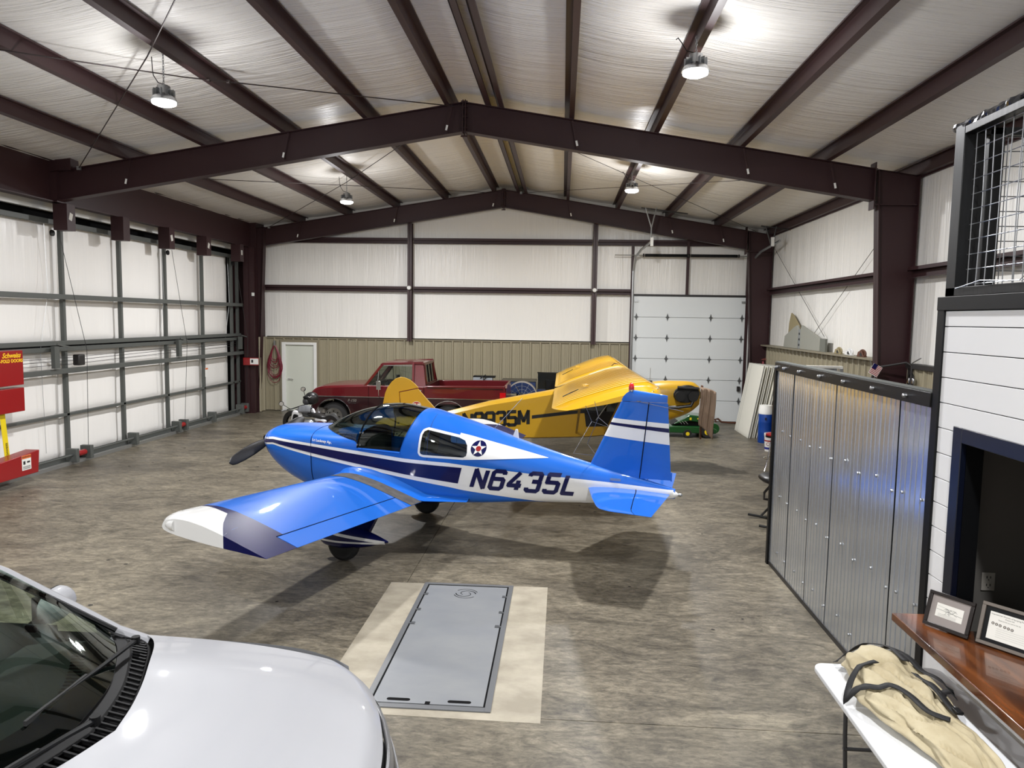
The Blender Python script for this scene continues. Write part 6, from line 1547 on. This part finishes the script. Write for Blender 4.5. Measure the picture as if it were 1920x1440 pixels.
MB().box(-.02, .03, -1.35, -1.0, 0, .3).build('rear_piece', mat('grey green part', (110, 112, 104), .6), t)
t = thing('airplane_tail_part', 'khaki pointed fin standing behind the grey control surfaces', 'airplane part', (XR-.1, 19.6, 2.4))
MB().prism([(.75, 0), (.65, .65), (.5, .92), (.3, .85), (-.6, .35), (-.6, 0)], -.02, .02, 'x').build('surface', M_kh, t, bevel=.01)
for y, nm, lb, m in ((16.35, 'sunglasses_case', 'small tan framed ornament on the right wall ledge, left of the small signs', M_kh), (15.75, 'model_airplane', 'small white and black ornament on the right wall ledge', M_acw), (15.1, 'cap', 'small brown and cream cap at the ledge end beside the column', mat('brown leather', (96, 60, 44), .6))):
    t = thing('ornament', lb, 'ornament', (XR-.2, y, 2.4))
    MB().tube([(0, .15*cos(k*pi/8), .075*sin(k*pi/8)+.06) for k in range(16)], .018, 6, closed=True).build('rim', m, t, smooth=True)
    MB().prism([(-.16, 0), (-.05, .12), (.12, .1), (.18, 0)], -.05, .03, 'x').build('body', m, t, bevel=.01); MB().prism([(-.12, .02), (-.03, .09), (.02, .06), (0, .02)], -.055, -.051, 'x').build('dark_face', M_blk3, t)
t = thing('flag', 'small American flag hanging on the maroon column', 'flag', (5.5, 13.25, 2.25))
F = Matrix.Rotation(.5, 3, 'Y'); 
for k in range(7): MB().obox(F @ Vector((0, 0, .08-.026*k)), (.16, .003, .013), F).build('stripe', M_red, t)
MB().obox((0, .004, 0), (.17, .002, .19), F).build('field', M_acw, t); MB().obox(F @ Vector((-.045, -.003, .05)), (.075, .003, .09), F).build('canton', M_navy, t); MB().tube([(-.1, .01, .18), (.02, .01, -.2)], .004, 5).build('stick', M_galv, t)
t = thing('headphones', 'black and silver headset hanging on the right tan wall', 'headphones', (XR-.2, 13.0, 2.12))
MB().tube([(0, .08*cos(a), .1*sin(a)) for a in [k*pi/12 for k in range(13)]], .01, 6).build('headband', M_black, t); 
for s in (-1, 1): blob((0, .08*s, -.03), (.03, .045, .06), 'ear_cup', M_alum, t)
t = thing('tool', 'yellow tool lying behind the partition top beside the dark column base', 'tool', (5.75, 13.3, 1.98)); MB().box(-.16, .14, -.05, .05, 0, .06).build('body', mat('tool yellow', (222, 160, 40), .5), t, bevel=.01); MB().box(-.3, .3, -.2, .3, -.12, 0).build('shelf', M_darksteel, t)
MB().box(-.3, .3, -.2, .3, -1.98, -.12).build('cabinet', M_darksteel, t)
t = thing('valve', 'small red and chrome valve on the wall left of the dark column', 'valve', (XR-.2, 14.35, 2.08)); MB().tube([(0, .1, 0), (0, -.1, 0)], .02, 8).build('pipe', M_chrome, t); MB().lathe([(.04, -.01), (.04, .01)], (0, .1, 0), 'y', 12).build('handle', M_red, t); MB().lathe([(.04, -.01), (.04, .01)], (0, -.1, 0), 'y', 12).build('handle', M_red, t)
t = thing('pipe', 'bent conduit and cable by the foot of the dark column above the partition', 'pipe', (5.9, 13.1, 2.3)); MB().tube([(.1, -.1, -.8), (.1, -.1, .05), (.05, .0, .1), (-.3, .25, .0), (-.4, .3, -.2)], .02, 8).build('conduit', M_darksteel, t); MB().tube([(.1, -.1, .1), (.1, -.4, .2)], .01, 6).build('rod', M_galv, t)
tag(MB().box(5.95, 6.0, 11.95, 12.05, 1.7, 2.2).build('fire_extinguisher_sign', M_red), 'thin red strip on the tan wall beside the black corner trim', 'sign')
